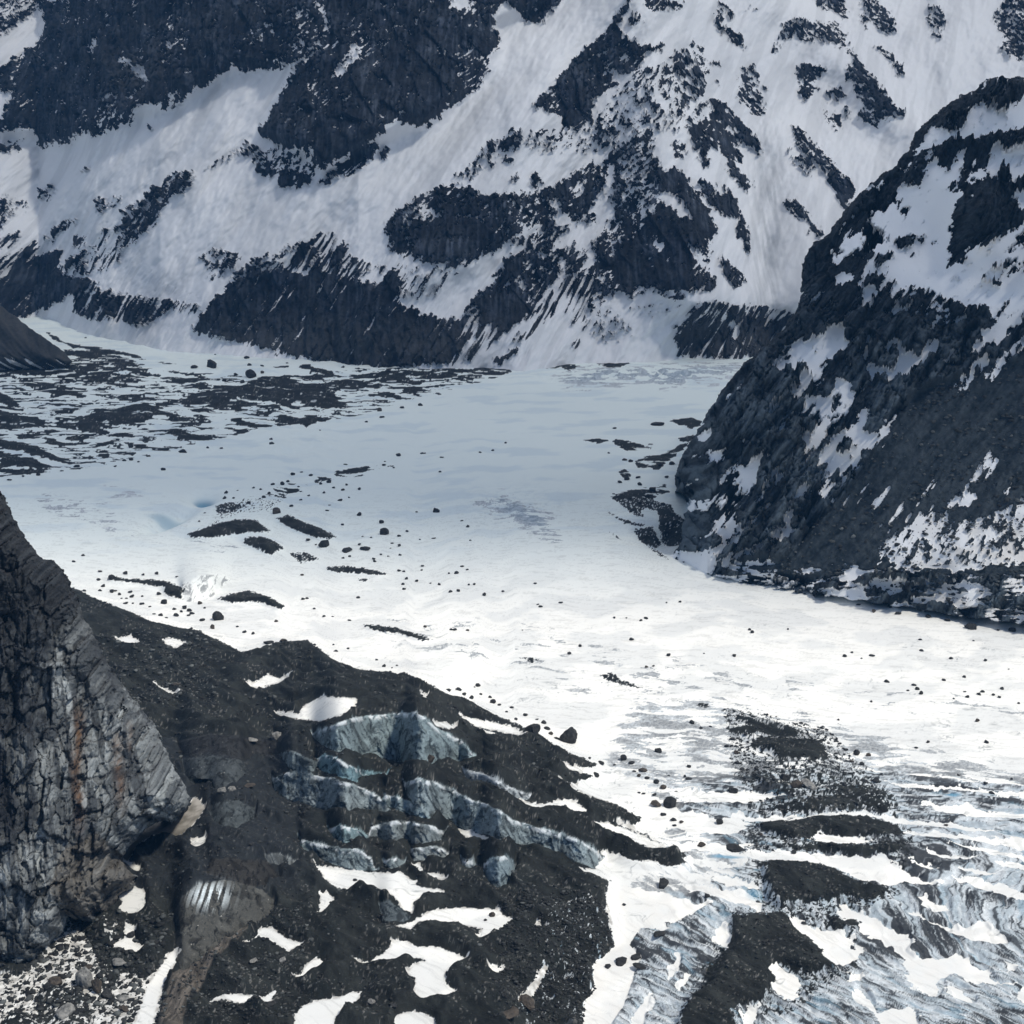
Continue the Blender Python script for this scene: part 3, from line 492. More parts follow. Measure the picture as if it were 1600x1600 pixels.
# clean snow lying over the dirty zone
SN = "950,1380 1010,1390 1060,1400 1110,1415 1075,1430 1050,1445 1030,1435 1045,1455 1000,1450 985,1475 1000,1500 990,1530 975,1570 930,1640 905,1640 915,1560 930,1545 925,1510 960,1480 945,1420;1385,1222 1430,1224 1520,1228 1600,1238 1600,1246 1500,1236 1400,1230;1430,1255 1500,1262 1600,1272 1600,1280 1530,1278 1460,1268;1100,1277 1230,1275 1330,1272 1400,1275 1480,1285 1560,1298 1520,1300 1450,1290 1380,1282 1300,1278 1240,1282 1150,1284;1375,1296 1440,1300 1500,1305 1600,1310 1600,1325 1530,1315 1450,1308 1400,1303;1470,1315 1540,1325 1600,1335 1600,1343 1550,1335;1255,1306 1300,1303 1340,1305 1362,1318 1320,1318 1270,1313;1110,1322 1170,1332 1250,1328 1330,1335 1380,1340 1400,1358 1420,1375 1390,1385 1340,1375 1305,1358 1260,1348 1200,1345 1130,1335;1425,1345 1450,1350 1475,1360 1440,1358;1490,1355 1530,1360 1560,1368 1520,1368;1555,1345 1600,1352 1600,1362 1570,1358;1470,1370 1540,1380 1600,1390 1600,1408 1540,1392 1490,1380;1308,1410 1325,1412 1345,1430 1370,1440 1400,1455 1420,1460 1425,1475 1412,1485 1430,1500 1460,1490 1500,1492 1530,1505 1548,1520 1560,1535 1580,1540 1550,1540 1520,1530 1490,1520 1475,1530 1475,1545 1465,1562 1440,1550 1415,1530 1410,1510 1395,1490 1380,1475 1355,1470 1340,1455 1315,1440;1410,1420 1440,1430 1500,1455 1520,1450 1540,1445 1560,1465 1580,1475 1550,1478 1520,1470 1480,1455 1440,1435 1412,1425;1420,1395 1445,1400 1460,1412 1480,1413 1490,1425 1465,1425 1440,1410;1230,1435 1245,1432 1280,1450 1320,1455 1335,1475 1352,1490 1330,1505 1312,1510 1280,1490 1250,1460;1195,1510 1215,1505 1240,1520 1260,1540 1245,1562 1225,1565 1210,1550 1200,1525;1485,1540 1500,1538 1525,1560 1525,1570 1500,1565 1487,1550;1335,1545 1350,1545 1370,1575 1380,1575 1430,1573 1440,1640 1380,1640 1360,1575 1335,1570;1160,1575 1180,1572 1190,1640 1165,1640;1330,1520 1345,1520 1345,1535 1335,1535;1580,1550 1600,1548 1600,1570 1582,1565;1565,1510 1585,1512 1588,1520 1568,1520;1050,1495 1065,1495 1060,1520 1045,1535 1040,1535;1060,1550 1075,1520 1085,1525 1083,1540 1075,1552;990,1580 1010,1555 1015,1560 1010,1580 995,1640 975,1640;1120,1440 1145,1465 1150,1480 1130,1480 1118,1470;1085,1366 1150,1375 1190,1388 1170,1390 1130,1384;1065,1338 1130,1345 1150,1355 1120,1360 1085,1352;1050,1385 1100,1385 1150,1395 1180,1405 1197,1432 1170,1425 1120,1402;1050,1240 1130,1237 1230,1245 1200,1250 1120,1258 1060,1255;960,1200 1000,1230 1060,1262 1100,1275 1180,1288 1150,1303 1080,1303 1000,1275 975,1250 935,1232;1200,1225 1280,1222 1310,1228 1260,1232;802,1572 820,1550 835,1530 850,1508 858,1510 845,1540 830,1562 812,1575;1000,1320 1080,1318 1180,1322 1150,1330 1060,1330;960,1290 1040,1320 1080,1330 1000,1318;1440,1330 1500,1335 1540,1345 1470,1342;1050,1200 1110,1195 1180,1200 1120,1206;1400,1355 1425,1365 1470,1385 1420,1380"
SP_ = [("420,1113 450,1112 465,1115 480,1100 505,1088 530,1090 560,1091 555,1105 535,1118 500,1128 470,1124 440,1120", "broad snow patch on the dark moraine just above the tallest ice wall"),
("490,1352 515,1355 560,1360 600,1365 628,1362 640,1375 655,1378 650,1385 690,1390 700,1395 660,1400 645,1412 645,1430 630,1420 615,1400 600,1392 570,1385 530,1390 515,1380 505,1370", "long snow patch directly below the lowest blue ice walls, reaching towards the round ice block"),
("498,1395 512,1392 522,1405 520,1415 507,1422 495,1432 500,1410", "small hook-shaped snow patch just under the left end of the long snow patch"),
("407,1450 425,1450 437,1458 450,1468 480,1476 460,1482 452,1488 437,1480 420,1475 400,1472 380,1485 385,1475 400,1465", "ragged snow patch on debris to the right of the brown ice dome"),
("612,1448 640,1440 680,1420 720,1418 780,1420 790,1432 808,1435 790,1450 760,1468 745,1472 745,1462 755,1450 720,1445 680,1440 655,1440 640,1452 630,1450", "wide snow patch with a boulder in it below the round ice block"),
("548,1507 570,1505 590,1495 610,1480 612,1470 630,1470 650,1478 690,1482 735,1500 710,1508 695,1520 695,1535 715,1548 700,1560 660,1563 645,1550 650,1530 635,1520 645,1508 670,1500 640,1495 620,1500 600,1508 570,1510", "large S-shaped snow patch winding through the dark debris in the foreground"),
("452,1530 470,1522 480,1505 495,1497 505,1502 508,1512 490,1520 470,1530", "small wedge of snow left of the S-shaped snow patch"),
("325,1565 345,1555 365,1553 390,1555 410,1558 440,1545 430,1555 422,1568 395,1566 370,1567 350,1562", "thin frayed snow strip near the bottom, right of the brown gully"),
("458,1600 460,1585 475,1570 500,1562 530,1558 545,1550 565,1548 560,1562 540,1575 525,1590 510,1640 440,1640", "snow patch cut by the bottom edge, below the small wedge of snow"),
("600,1640 612,1600 620,1585 650,1580 675,1590 685,1605 690,1640", "rounded snow patch cut by the bottom edge, below the S-shaped patch"),
("175,998 195,995 205,993 218,1003 205,1009 190,1004", "star-shaped snow patch on the moraine nearest the left cliff"),
("250,998 270,997 295,1005 275,1013 260,1008", "small snow patch high on the moraine, right of the star-shaped one"),
("380,1070 400,1065 420,1053 435,1060 462,1058 430,1068 405,1075", "spiky snow patch in the middle of the upper moraine"),
("240,1070 260,1076 282,1086 270,1086 250,1078", "thin slanting snow sliver on the moraine beside the cliff"),
("713,1116 740,1122 770,1128 800,1135 825,1150 790,1145 760,1138 735,1130", "long narrow snow strip along the upper moraine edge above two boulders"),
("675,1126 700,1130 720,1137 700,1140 682,1133", "short snow strip at the right shoulder of the tallest ice wall"),
("735,1135 760,1140 788,1153 765,1148 745,1142", "short snow strip just below the long narrow strip on the upper moraine"),
("650,1082 672,1088 665,1093", "tiny snow scrap near the moraine crest"),
("640,1350 655,1348 665,1362 690,1368 702,1378 690,1375 665,1370", "curled snow strip between the low ice walls and the round ice block"),
("710,1292 738,1298 760,1308 792,1318 780,1321 750,1316 728,1306", "narrow snow ledge at the foot of the long slanting ice wall"),
("800,1243 830,1255 850,1255 880,1248 900,1252 920,1268 905,1273 880,1264 850,1264 830,1263", "snow wedge on the debris above the long slanting ice wall"),
("925,1282 950,1285 990,1300 1060,1330 1000,1320 960,1305 930,1292", "long snow tongue crossing the right tip of the moraine"),
("903,1358 930,1358 955,1350 990,1352 1050,1365 1100,1385 1080,1400 1010,1392 960,1378 930,1370", "snow field at the lower right foot of the long slanting ice wall"),
("187,1395 200,1385 215,1385 228,1395 227,1425 180,1430 190,1410", "square snow patch on rubble at the foot of the cliff"),
("300,1310 325,1305 315,1325 298,1328", "little white snow patch beside the grey dirty snow ramp"),
("190,1340 220,1355 220,1366 195,1350", "thin snow lip at the lower end of the grey dirty snow ramp"),
("180,1335 215,1300 240,1285 260,1280 290,1265 302,1250 322,1262 310,1280 290,1300 270,1312 240,1305 215,1320 200,1345", "grey-brown dirty snow ramp climbing from the cliff foot to the dark cave"),
("195,1440 212,1447 208,1470 232,1480 220,1492 190,1484 172,1475 195,1465", "patchy snow among rocks under the square snow patch"),
("240,1525 262,1490 282,1478 272,1508 252,1545 240,1600 210,1600 225,1550", "snow gully running down below the brown ice dome"),
("740,1455 755,1448 ,745,1462".replace(" ,", " "), "tiny snow edge on the wide patch"),
("825,1450 838,1440 852,1450 862,1452 845,1453", "small isolated snow scrap on debris right of the wide snow patch"),
("760,1512 775,1508 790,1515 775,1522", "small snow scrap right of the S-shaped patch")]
SP_ = [s for s in SP_ if "tiny snow edge" not in s[1]]
ICE = [("485,1150 500,1140 540,1125 570,1118 620,1114 650,1112 665,1120 680,1135 700,1145 720,1155 735,1170 745,1180 720,1188 690,1195 650,1192 600,1185 560,1180 530,1175 505,1165", "tall pale blue ice wall just under the dark debris crest", (.36, .50, .54)),
("425,1215 450,1205 475,1200 490,1210 520,1215 555,1225 580,1235 600,1250 610,1265 590,1272 560,1268 510,1270 480,1262 450,1250 430,1235", "fluted grey-blue ice wall in the middle left of the broken ice", (.38, .48, .51)),
("495,1185 508,1178 525,1182 545,1195 570,1205 610,1210 600,1217 560,1214 560,1222 530,1212 500,1202", "small vivid blue ice fin rising behind the fluted grey-blue wall", (.22, .44, .52)),
("630,1225 650,1215 680,1222 700,1230 730,1245 760,1255 790,1270 800,1280 835,1290 870,1300 900,1310 925,1325 945,1340 930,1357 900,1347 860,1332 820,1322 790,1312 750,1302 720,1292 690,1275 660,1272 640,1250", "longest ice wall, slanting down to the right in front of the debris", (.40, .52, .56)),
("600,1240 625,1245 650,1260 680,1280 660,1277 620,1266 600,1254", "low ice step joining the fluted wall and the long slanting wall", (.34, .48, .53)),
("465,1310 490,1315 530,1325 560,1325 580,1340 590,1360 560,1362 530,1354 500,1342 470,1327", "low rounded ice wall directly above the long snow patch", (.34, .45, .48)),
("510,1295 530,1288 560,1295 590,1312 560,1312 535,1318 520,1307", "short teal ice hump below the fluted wall", (.26, .42, .46)),
("595,1345 620,1340 636,1350 610,1358", "small ice stub at the right end of the low rounded wall", (.34, .44, .46)),
("580,1290 620,1280 650,1285 680,1290 700,1300 690,1312 650,1317 600,1316 575,1306", "dirty striped ice wall left of the narrow snow ledge", (.30, .37, .39)),
("640,1325 670,1320 695,1325 705,1335 685,1345 645,1345", "whitish ice hump just above left of the round ice block", (.42, .50, .52)),
("755,1350 770,1340 790,1335 803,1345 805,1360 795,1378 780,1389 765,1380 755,1365", "round boulder-like block of blue ice standing on dark debris", (.36, .50, .56)),
("720,1345 740,1345 745,1362 725,1360", "small ice lump left of the round ice block", (.4, .5, .55)),
("720,1200 750,1206 790,1226 832,1243 825,1250 800,1246 760,1230 730,1217", "bright thin ice edge above the long slanting wall", (.6, .68, .72)),
("285,1185 330,1180 380,1188 392,1210 350,1235 310,1243 290,1215", "dark dripping ice wall beside the cliff, over the cave", (.09, .11, .12)),
("435,1178 455,1172 500,1192 490,1205 455,1202", "little group of pale ice teeth left of the vivid blue fin", (.26, .34, .37)),
("412,1335 440,1335 470,1350 450,1358 420,1347", "two small grey ice lumps above the ragged debris left of the long snow patch", (.3, .34, .35)),
("330,1258 370,1250 400,1262 395,1290 350,1300 330,1280", "dark grey ice hollow right of the dirty snow ramp", (.10, .125, .135)),
("272,1430 285,1402 310,1382 350,1375 390,1380 420,1395 432,1420 400,1445 360,1470 320,1500 285,1518 272,1490 275,1460", "brown dirt-covered ice dome with a white broken top", (.125, .125, .11)),
("590,1412 612,1408 640,1432 628,1440 600,1438", "shaded ice mouth under the snow below the low ice walls", (.13, .17, .19)),
("330,1340 420,1345 440,1375 400,1385 350,1372 320,1365", "dark dirty ice bank above the brown ice dome", (.055, .052, .048)),
("275,1158 330,1146 430,1158 435,1180 380,1186 330,1176 285,1180", "black dirt-covered ice bank between the cliff and the pale ice teeth", (.045, .047, .05))]
paint(GD, [(1.1, MOR), (.9, "850,1430 900,1400 960,1420 970,1470 940,1640 790,1640 810,1560 850,1500")])
paint(GD, [(1.0, "130,1000 330,1000 420,1080 250,1120"), (.28, "0,1520 30,1525 60,1505 80,1480 95,1440 105,1430 130,1455 150,1490 155,1520 200,1520 230,1530 262,1490 240,1640 0,1640"),
 (.8, "60,1548 90,1538 130,1545 140,1575 140,1640 90,1640 50,1570;0,1600 20,1575 70,1590 80,1640 0,1640;150,1500 175,1505 195,1540 170,1548 150,1540;200,1578 238,1562 235,1575 205,1588;160,1440 185,1450 195,1490 165,1480")])
paint(DZ, [(1, "850,1430 900,1400 960,1420 970,1470 940,1640 790,1640 810,1560 850,1500")]); DZb = blur(DZ, 11)
SNm = paint(Z(), [(1, SN)])
paint(GD, [(.3, "1130,1105 1200,1115 1290,1140 1340,1190 1380,1230 1420,1280 1430,1330 1400,1400 1330,1440 1340,1520 1230,1590 1050,1600 1120,1500 1150,1440 1180,1350 1160,1300 1170,1240 1140,1190")])
for s in SN.split(';'):
    paint(GD, [(-.1, s)])
for s, dd in MED: paint(GD, [(dd if dd < .9 else 1.02, s)])
MEDm = Z()
for s, dd in MED: paint(MEDm, [(1, s)])
ZONE = np.where((DZ > .9), 1., 0.).astype(np.float32)
ID = Z()
paint(ID, [(1, MOR)])
for s, dd in MED: paint(ID, [(2, s)])
SPm = Z(); ICm = Z(); ICc = np.zeros((N, N, 3), np.float32)
for i, s in enumerate(ICE):
    paint(ICm, [(1, s[0])]); paint(ID, [(100 + i, s[0])]); paint(GD, [(1, s[0])])
    f = fill(s[0]); gq = sum(s[2]) / 3; ICc[f[0]][f[1]] = tuple(.56 * (.72 * q + .28 * gq) for q in s[2])
for i, s in enumerate(SP_):
    paint(SPm, [(1, s[0])]); paint(ID, [(200 + i, s[0])]); paint(GD, [(-.1, s[0])]); paint(ICm, [(0, s[0])])
DM = [("293,833 330,820 370,812 400,812 425,830 405,832 370,835 330,840 300,840", "flat dark gravel mound on the ice, upper left one of the middle cluster"),
("380,840 410,838 430,845 445,858 420,866 395,855 380,848", "dark gravel mound on the ice, lowest one of the middle cluster"),
("430,810 450,805 475,815 500,825 527,838 515,843 490,840 465,830 445,820", "long dark gravel mound on the ice with a big boulder at its upper end"),
("505,885 540,885 570,888 612,898 590,900 550,895 520,893", "thin dark gravel strip on the ice right of the mound cluster"),
("165,905 180,900 200,905 225,905 260,908 290,920 282,935 260,930 255,918 220,912 190,910", "dark gravel band ending at the white ice scarp near the cliff"),
("338,935 365,925 390,922 420,932 445,945 440,952 410,942 385,940 360,942", "dark gravel mound just right of the white ice scarp"),
("562,975 600,978 640,985 682,1000 660,1000 620,990 580,984", "narrow dark gravel bar alone on the bright lower snow")]
DMm = Z()
for i, s in enumerate(DM): paint(ID, [(300 + i, s[0])]); paint(DMm, [(1, s[0])])
scarp = "275,935 285,912 310,900 345,898 362,905 345,918 330,935 312,938 300,940"
paint(ID, [(330, scarp)]); SC = paint(Z(), [(1, scarp)])
GDb = blur(GD, 1.1); ICb = blur(ICm, 1.6); SPb = blur(SPm, 3); MRb = blur(paint(Z(), [(1, MOR)]), 10); MDb = blur(MEDm, 6); SNb = blur(SNm, 1.0); DMb = blur(DMm, 4)
ICb2 = blur(ICm, .9)
px, py = grid(-700, 2300, 480, 1760, 1.25, out=6.)
xr, t = ray(px, py); nr, nc = px.shape
B = 14 * MRb + 5 * MDb + 5 * DMb
bump = samp(B, px, py) + 9 * np.exp(-((px - 900) / 190.) ** 2 - ((py - 860) / 60.) ** 2) - 10 * np.exp(-((px - 1060) / 55.) ** 2 - ((py - 850) / 30.) ** 2)
bump = bump + 7 * np.exp(-((py - 575) / 12.) ** 2) * sstep(800, 400, px)
# ice scarp and the two blue hollows in the far glacier
ics = samp(ICb, px, py); scs = samp(blur(SC, 2), px, py); spx = samp(SPb, px, py)
STm = Z(); [paint(STm, [(.5 if max(q[2]) < .2 else 1., q[0])]) for q in ICE]; [paint(STm, [(0, q[0])]) for q in SP_]
stp = np.clip(samp(blur(STm, 3.2), px, py) * 1.25, 0, 1)
y = np.zeros_like(px); z = np.zeros_like(px)
y[0] = -(H - bump[0]) / t[0]; z[0] = bump[0]
for r in range(1, nr):
    tt = t[r]; y0 = y[r - 1]; z0 = z[r - 1]; rowy = py[r, 0]
    st_ = stp[r]; cl_ = np.maximum(st_, np.clip(scs[r] * 1.2, 0, 1))
    e0 = z0 - bump[r - 1]; e1 = e0.copy(); e1[2:-2] = .1 * (e0[:-4] + e0[4:]) + .25 * (e0[1:-3] + e0[3:-1]) + .3 * e0[2:-2]
    e0 = e0 + (e1 - e0) * (1 - .8 * st_)
    dyf = np.maximum((H - z0) / -tt - y0, .01)
    e = e0 * np.exp(-dyf / (70 + 120 * spx[r]))
    zn = bump[r] + e; yn = (H - zn) / -tt
    bad = (zn - z0) > .9 * (yn - y0)
    yb = (z0 - .9 * y0 - H) / (tt - .9); yn = np.where(bad, yb, yn)
    s = 2.6 * st_ + .5 * np.clip(scs[r] - st_, 0, 1)
    yc = (z0 - s * y0 - H) / (tt - s)
    yn = yn * (1 - cl_) + yc * cl_
    y[r] = yn; z[r] = H + tt * yn
x = xr * y
# relief (noise is laid along the surface, so steep faces are not combed)
dist = np.sqrt(x * x + y * y); yk = y; sl_ = np.zeros_like(y); sl_[1:] = np.sqrt((y[1:] - y[:-1]) ** 2 + (z[1:] - z[:-1]) ** 2 * 1.5); y = y[0:1] + np.cumsum(sl_, 0)   # distance along the surface
wam = 1 + 1.6 * sstep(960, 1040, px) * sstep(1090, 1130, py)
wx = px + (8 * (wam - 1) * fbm(x / 34, y / 40, 3, 37) + 3.4 * wam * fbm(x / 9, y / 12, 5, 35, .6)) * np.clip(900 / dist, .4, 1.2); wy = py + (4 * (wam - 1) * fbm(x / 34, y / 40, 3, 38) + 1.9 * wam * fbm(x / 9, y / 12, 5, 36, .6)) * np.clip(900 / dist, .35, 1.)
D0 = samp(GDb, wx, wy); ic = samp(ICb2, wx, wy); sp = samp(SPb, px, py); sn = samp(SNb, wx, wy)
far = sstep(820, 740, py)
nA = fbm(x / 3.0, y / 4.6, 5, 81, .7); nB = fbm(x / 46, y / 21, 5, 82, .66)
vD = D0 - .02 - .96 * uni(np.where(far > .5, nB, nA))
zone = samp(DZb, px, py)
# dirt pattern of the crevassed ice: bands across the flow, bending down to the right
ya = y + x * (.26 + .65 * sstep(880, 690, y)) + 5 * fbm(x / 45, y / 35, 4, 79, .6)
band = .8 * ridged(x / 42, ya / 9, 5, 83, .7) + .5 * fbm(x / 30, ya / 14, 4, 80) - .25
blot = fbm(x / 12 + .15 * nA, ya / 7, 6, 84, .75); lower = sstep(1360, 1430, py)
band = band * (1 - .45 * lower) + blot * .55 * lower
vZ = np.where(zone > .04, zone * 1.3 - .22 - np.where(far > .5, uni(fbm(x / 60, y / 26, 5, 75, .65)), uni(-band)) * .95, -1)
vZ = np.where(sn > .5, -(sn - .5) * 1.2, vZ)
vZ = np.where((sn > .3) & (sn <= .5), np.maximum(vZ * 0 + (.5 - sn), 0), vZ)
v = np.maximum(vD, vZ)
isdeb = vD > -.02
# contour-like melt lines on the open snow
ml = fbm(x / 48 + .3 * gn(x / 9, y / 14, 3), y / 34, 4, 85)
line = np.exp(-(ml / .03) ** 2) * sstep(930, 1000, py) * uni(fbm(x / 18, y / 25, 3, 86)) ** 2 * sstep(-.1, .3, fbm(x / 120, y / 90, 3, 87) + .3 * sstep(1000, 1130, py))
gry = sstep(.35, .75, uni(fbm(x / 70, y / 55, 5, 88))) * sstep(860, 960, py)
# heights of the small relief
debm = sstep(.5, 1.0, samp(blur(np.clip(GD, 0, 1), 5.5), px, py)) * (1 - sstep(.05, .5, samp(blur(np.maximum(ICm, SPm), 5), px, py))); debm = debm * (1 - .6 * np.clip(samp(MDb, px, py), 0, 1))
ma, mb = rot(x, y, -48)
rl = 1.3 * fbm(x / 18, y / 18, 2, 90, .5) + .3 * fbm(x / 3.6, y / 4, 4, 91, .6) + 4.2 * ridged(ma / 70, mb / 26, 2, 92) + .7 * fbm(ma / 14, mb / 8, 2, 89)
dz = debm * 1.5 * rl * np.clip(1000 / dist, .35, 1.1) + debm * .6
zr = sstep(.3, .9, zone) * (1 - sp) * (1 - debm)
dz = dz + zr * (1 - sstep(.1, .6, samp(blur(SNm, 3), px, py))) * (2.4 * ridged(x / 40, ya / 9, 2, 83, .5) * (1 - .2 * lower) + .8 * band + .8 * lower * ridged(x / 9, y / 9, 4, 94) - .6 * sn)
dz = dz + (1.1 * fbm(x / 70, y / 45, 4, 95) + .16 * fbm(x / 14, ya / 6, 4, 96)) * (1 - .7 * sp)
cr = np.exp(-((px - 1020) / 150.) ** 2 - ((py - 586) / 12.) ** 2)
dz = dz + 13 * cr * (ridged(x / 60, (y - .1 * x) / 26, 4, 97) - .2)
cz = np.exp(-((px - 800) / 60.) ** 2 - ((py - 790) / 30.) ** 2); dz = dz - 2.2 * cz * sstep(.5, .9, ridged(x / 26, y / 22, 3, 98))
lf = sstep(620, 500, px) * sstep(740, 700, py); dz = dz + lf * 3 * fbm(x / 60, y / 60, 4, 99) + lf * debm * 2
# blue hollow and scarp hollow in the far ice
def dip(cx, cy, sx, sy, dep, rt=0):
    a, b = rot(px - cx, py - cy, rt); return -dep * np.exp(-(a / sx) ** 2 - (b / sy) ** 2)
dz = dz + dip(318, 778, 20, 8, 13) + dip(262, 812, 40, 9, 16, -22) + dip(1020, 698, 40, 5, 6) + dip(1045, 835, 20, 14, 9) + dip(1195, 1400, 14, 12, 4)
# fluted ice faces: pushed in and out along the view-facing normal
fw = 2.5 * fbm(x / 9, y / 9, 3, 103); fl = ridged((x + .35 * y + fw) / 5, y / 15, 3, 100) ; fl2 = fbm((x + fw) / 9, y / 14, 4, 101); fc_, fcd, _i = facets((x + .5 * y + fw) / 6, (y + fw) / 9, 5); cav = fbm(x / 1.3, z / 2.6, 3, 102)
icw = samp(ICb, px, py)
dyy = -icw * np.clip(stp, .12, 1) * (1.3 * fl + 1.1 * fl2 + .4 * cav + .8 * fc_) - scs * 1.2 * fl
x2 = x; y2 = yk + dyy; z2 = z + dz * (1 - .8 * icw)
# the slab-sided boulder fields at the cliff foot
# colours
u5 = uni(fbm(x / 30, y / 30, 4, 110)); u6 = uni(fbm(x / 2.2, y / 2.6, 3, 111, .7)); u7 = uni(fbm(x / 9, y / 12, 4, 112))
deb_c = mix(col(.0072, .0092, .0090), col(.0245, .0270, .0250), u5 * .7 + .3 * u7)
deb_c = mix(deb_c, col(.17, .165, .155), .8 * sstep(.88, .98, u6) * sstep(.3, .75, uni(fbm(ma / 40, mb / 14, 4, 109)))); deb_c = deb_c * (.65 + .7 * uni(fbm(ma / 26, mb / 6, 4, 108)))[..., None]
deb_c = mix(deb_c, col(.02, .024, .03), .55 * sstep(520, 430, px) * sstep(1140, 1170, py) * sstep(1420, 1380, py))
ln = uni(ridged(x / 40 + .3 * fbm(x / 9, ya / 9, 2, 73), ya / 5.5, 3, 72, .6)); bl = uni(band * .9 + .35 * fbm(x / 16, ya / 2.0, 4, 113, .7) + .35 * fbm(x / 70, y / 50, 2, 78))
ice_z = mix(mix(col(.66, .69, .705), col(.40, .46, .50), uni(fbm(x / 20, ya / 4, 4, 71))), col(.028, .031, .036), np.clip(sstep(.45, .85, bl) * .95 + .85 * sstep(.80, .94, ln), 0, 1))
ice_z = mix(ice_z, col(.20, .33, .42), .5 * sstep(.9, .98, uni(fbm(x / 22, ya / 8, 3, 114))) * sstep(1200, 1260, py))
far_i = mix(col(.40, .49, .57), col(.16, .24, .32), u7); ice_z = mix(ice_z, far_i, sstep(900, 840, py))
lite = np.clip((.8 - zone) * 3, 0, 1)
ice_z = mix(ice_z, mix(col(.72, .74, .74), col(.32, .34, .36), u6 * uni(band)), .75 * lite)
ic_c = np.stack([samp(np.ascontiguousarray(ICc[..., k]), wx, wy) for k in range(3)], -1) / np.maximum(ic, .35)[..., None]
strk = uni(fbm((x + .3 * y + fw * 1.2) / 2.4, y / 12, 5, 115, .65) + .25 * (fcd < .05)); strk2 = uni(fbm((x + .1 * y + fw) / 7, y / 10, 4, 116))
ic_c = mix(ic_c, ic_c * col(.14, .16, .18), .9 * sstep(.66, .95, strk)); ic_c = mix(ic_c, ic_c * .3, .75 * sstep(.68, .88, strk2))
ic_c = mix(ic_c, np.minimum(ic_c * 1.35, .8), .8 * sstep(.7, .95, uni(fl2)))
# sunlit rims painted bright into the colour of the ice wall tops
up = np.zeros_like(ic); up[:-5] = ic[5:]; rim = np.clip(ic - up, 0, 1) * sstep(.35, .6, uni(fbm(x / 6, y / 6, 3, 117))) * (samp(np.ascontiguousarray(ICc[..., 2]), px, py) > .2)
ic_c = mix(ic_c, col(.78, .82, .84), .75 * rim)
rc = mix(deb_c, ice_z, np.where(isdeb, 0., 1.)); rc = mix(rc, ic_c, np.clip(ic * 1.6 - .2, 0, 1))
wt = np.exp(-((px - 328) / 26.) ** 2 - ((py - 1398) / 17.) ** 2); rc = mix(rc, col(.62, .68, .70), np.clip(1.6 * wt * sstep(.3, .6, uni(fbm(x / 1.6, z / 7, 3, 118))), 0, 1) * np.clip(ic * 2, 0, 1))
gul = sstep(.4, .8, samp(blur(paint(Z(), [(1, "235,1640 245,1585 280,1520 325,1495 380,1455 392,1462 340,1510 305,1555 270,1640")]), 3), px, py))
gst = uni(fbm((px + py * .75) / 5., (px - py) / 90., 4, 119)); rc = mix(rc, mix(col(.05, .045, .038), col(.15, .13, .11), gst), gul)
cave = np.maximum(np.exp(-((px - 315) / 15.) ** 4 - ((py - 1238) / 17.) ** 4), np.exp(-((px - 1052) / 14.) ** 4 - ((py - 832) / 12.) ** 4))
rc = mix(rc, rc * .25, cave)  # shadow inside the caves painted in as darker colour
dz_c = 14 * cave; y2 = y2 + dz_c * .8
sc = mix(col(.93, .915, .865), col(.70, .71, .70), .55 * gry * (1 - far)); sc = mix(sc, col(.25, .27, .28), .8 * line); fine = uni(fbm(x / 30, ya / 4, 5, 77, .7)); sc = sc * (1 - .16 * sstep(.7, 1, fine) * (1 - far))[..., None]
warm = samp(SNb, px, py) * sstep(1340, 1380, py) * u7; sc = mix(sc, col(.80, .765, .71), .4 * warm)
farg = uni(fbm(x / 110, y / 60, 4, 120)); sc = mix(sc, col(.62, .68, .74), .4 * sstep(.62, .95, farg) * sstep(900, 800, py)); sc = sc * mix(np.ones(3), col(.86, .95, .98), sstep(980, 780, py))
sc = mix(sc, col(.45, .55, .64), .6 * sstep(.5, .9, ridged(x / 26, y / 22, 3, 98)) * cz)
scst = sstep(.3, .6, samp(blur(SC, 1.5), px, py)) * sstep(.6, .95, uni(fbm((px + .5 * py + 6 * gn(px / 9, py / 9, 5)) / 7, py / 22, 5, 76, .7))); sc = mix(sc, col(.2, .21, .22), .8 * scst)
mar = (1 - sstep(.45, .95, samp(SPb, px, py))) * (samp(MRb, px, py) > .5) * uni(fbm(x / 4, y / 4, 4, 74)); sc = mix(sc, col(.30, .28, .25), .75 * mar)
dsn = near(ID, px, py) == 226
sc = np.where(dsn[..., None], mix(col(.17, .155, .13), col(.42, .39, .35), u7 * sstep(1310, 1285, py * 0 + py)), sc)
for cx, cy, sx, sy, k in ((318, 778, 15, 6, 1), (262, 806, 30, 5, .6), (1490, 1245, 14, 3.5, 1), (1135, 1338, 26, 3, .9), (1180, 1398, 14, 8, .6)):
    m = k * np.exp(-(((px - cx) / sx) ** 2 + ((py - cy) / sy) ** 2) ** 2); sc = mix(sc, col(.16, .32, .44), m); rc = mix(rc, col(.13, .3, .43), m)
ids = near(ID, wx, wy)
Q = quads(nr, nc); vid = flat(ids).astype(int)
fid = vid[Q[:, 0]]; co = np.stack([flat(x2), flat(y2), flat(z2)], 1)
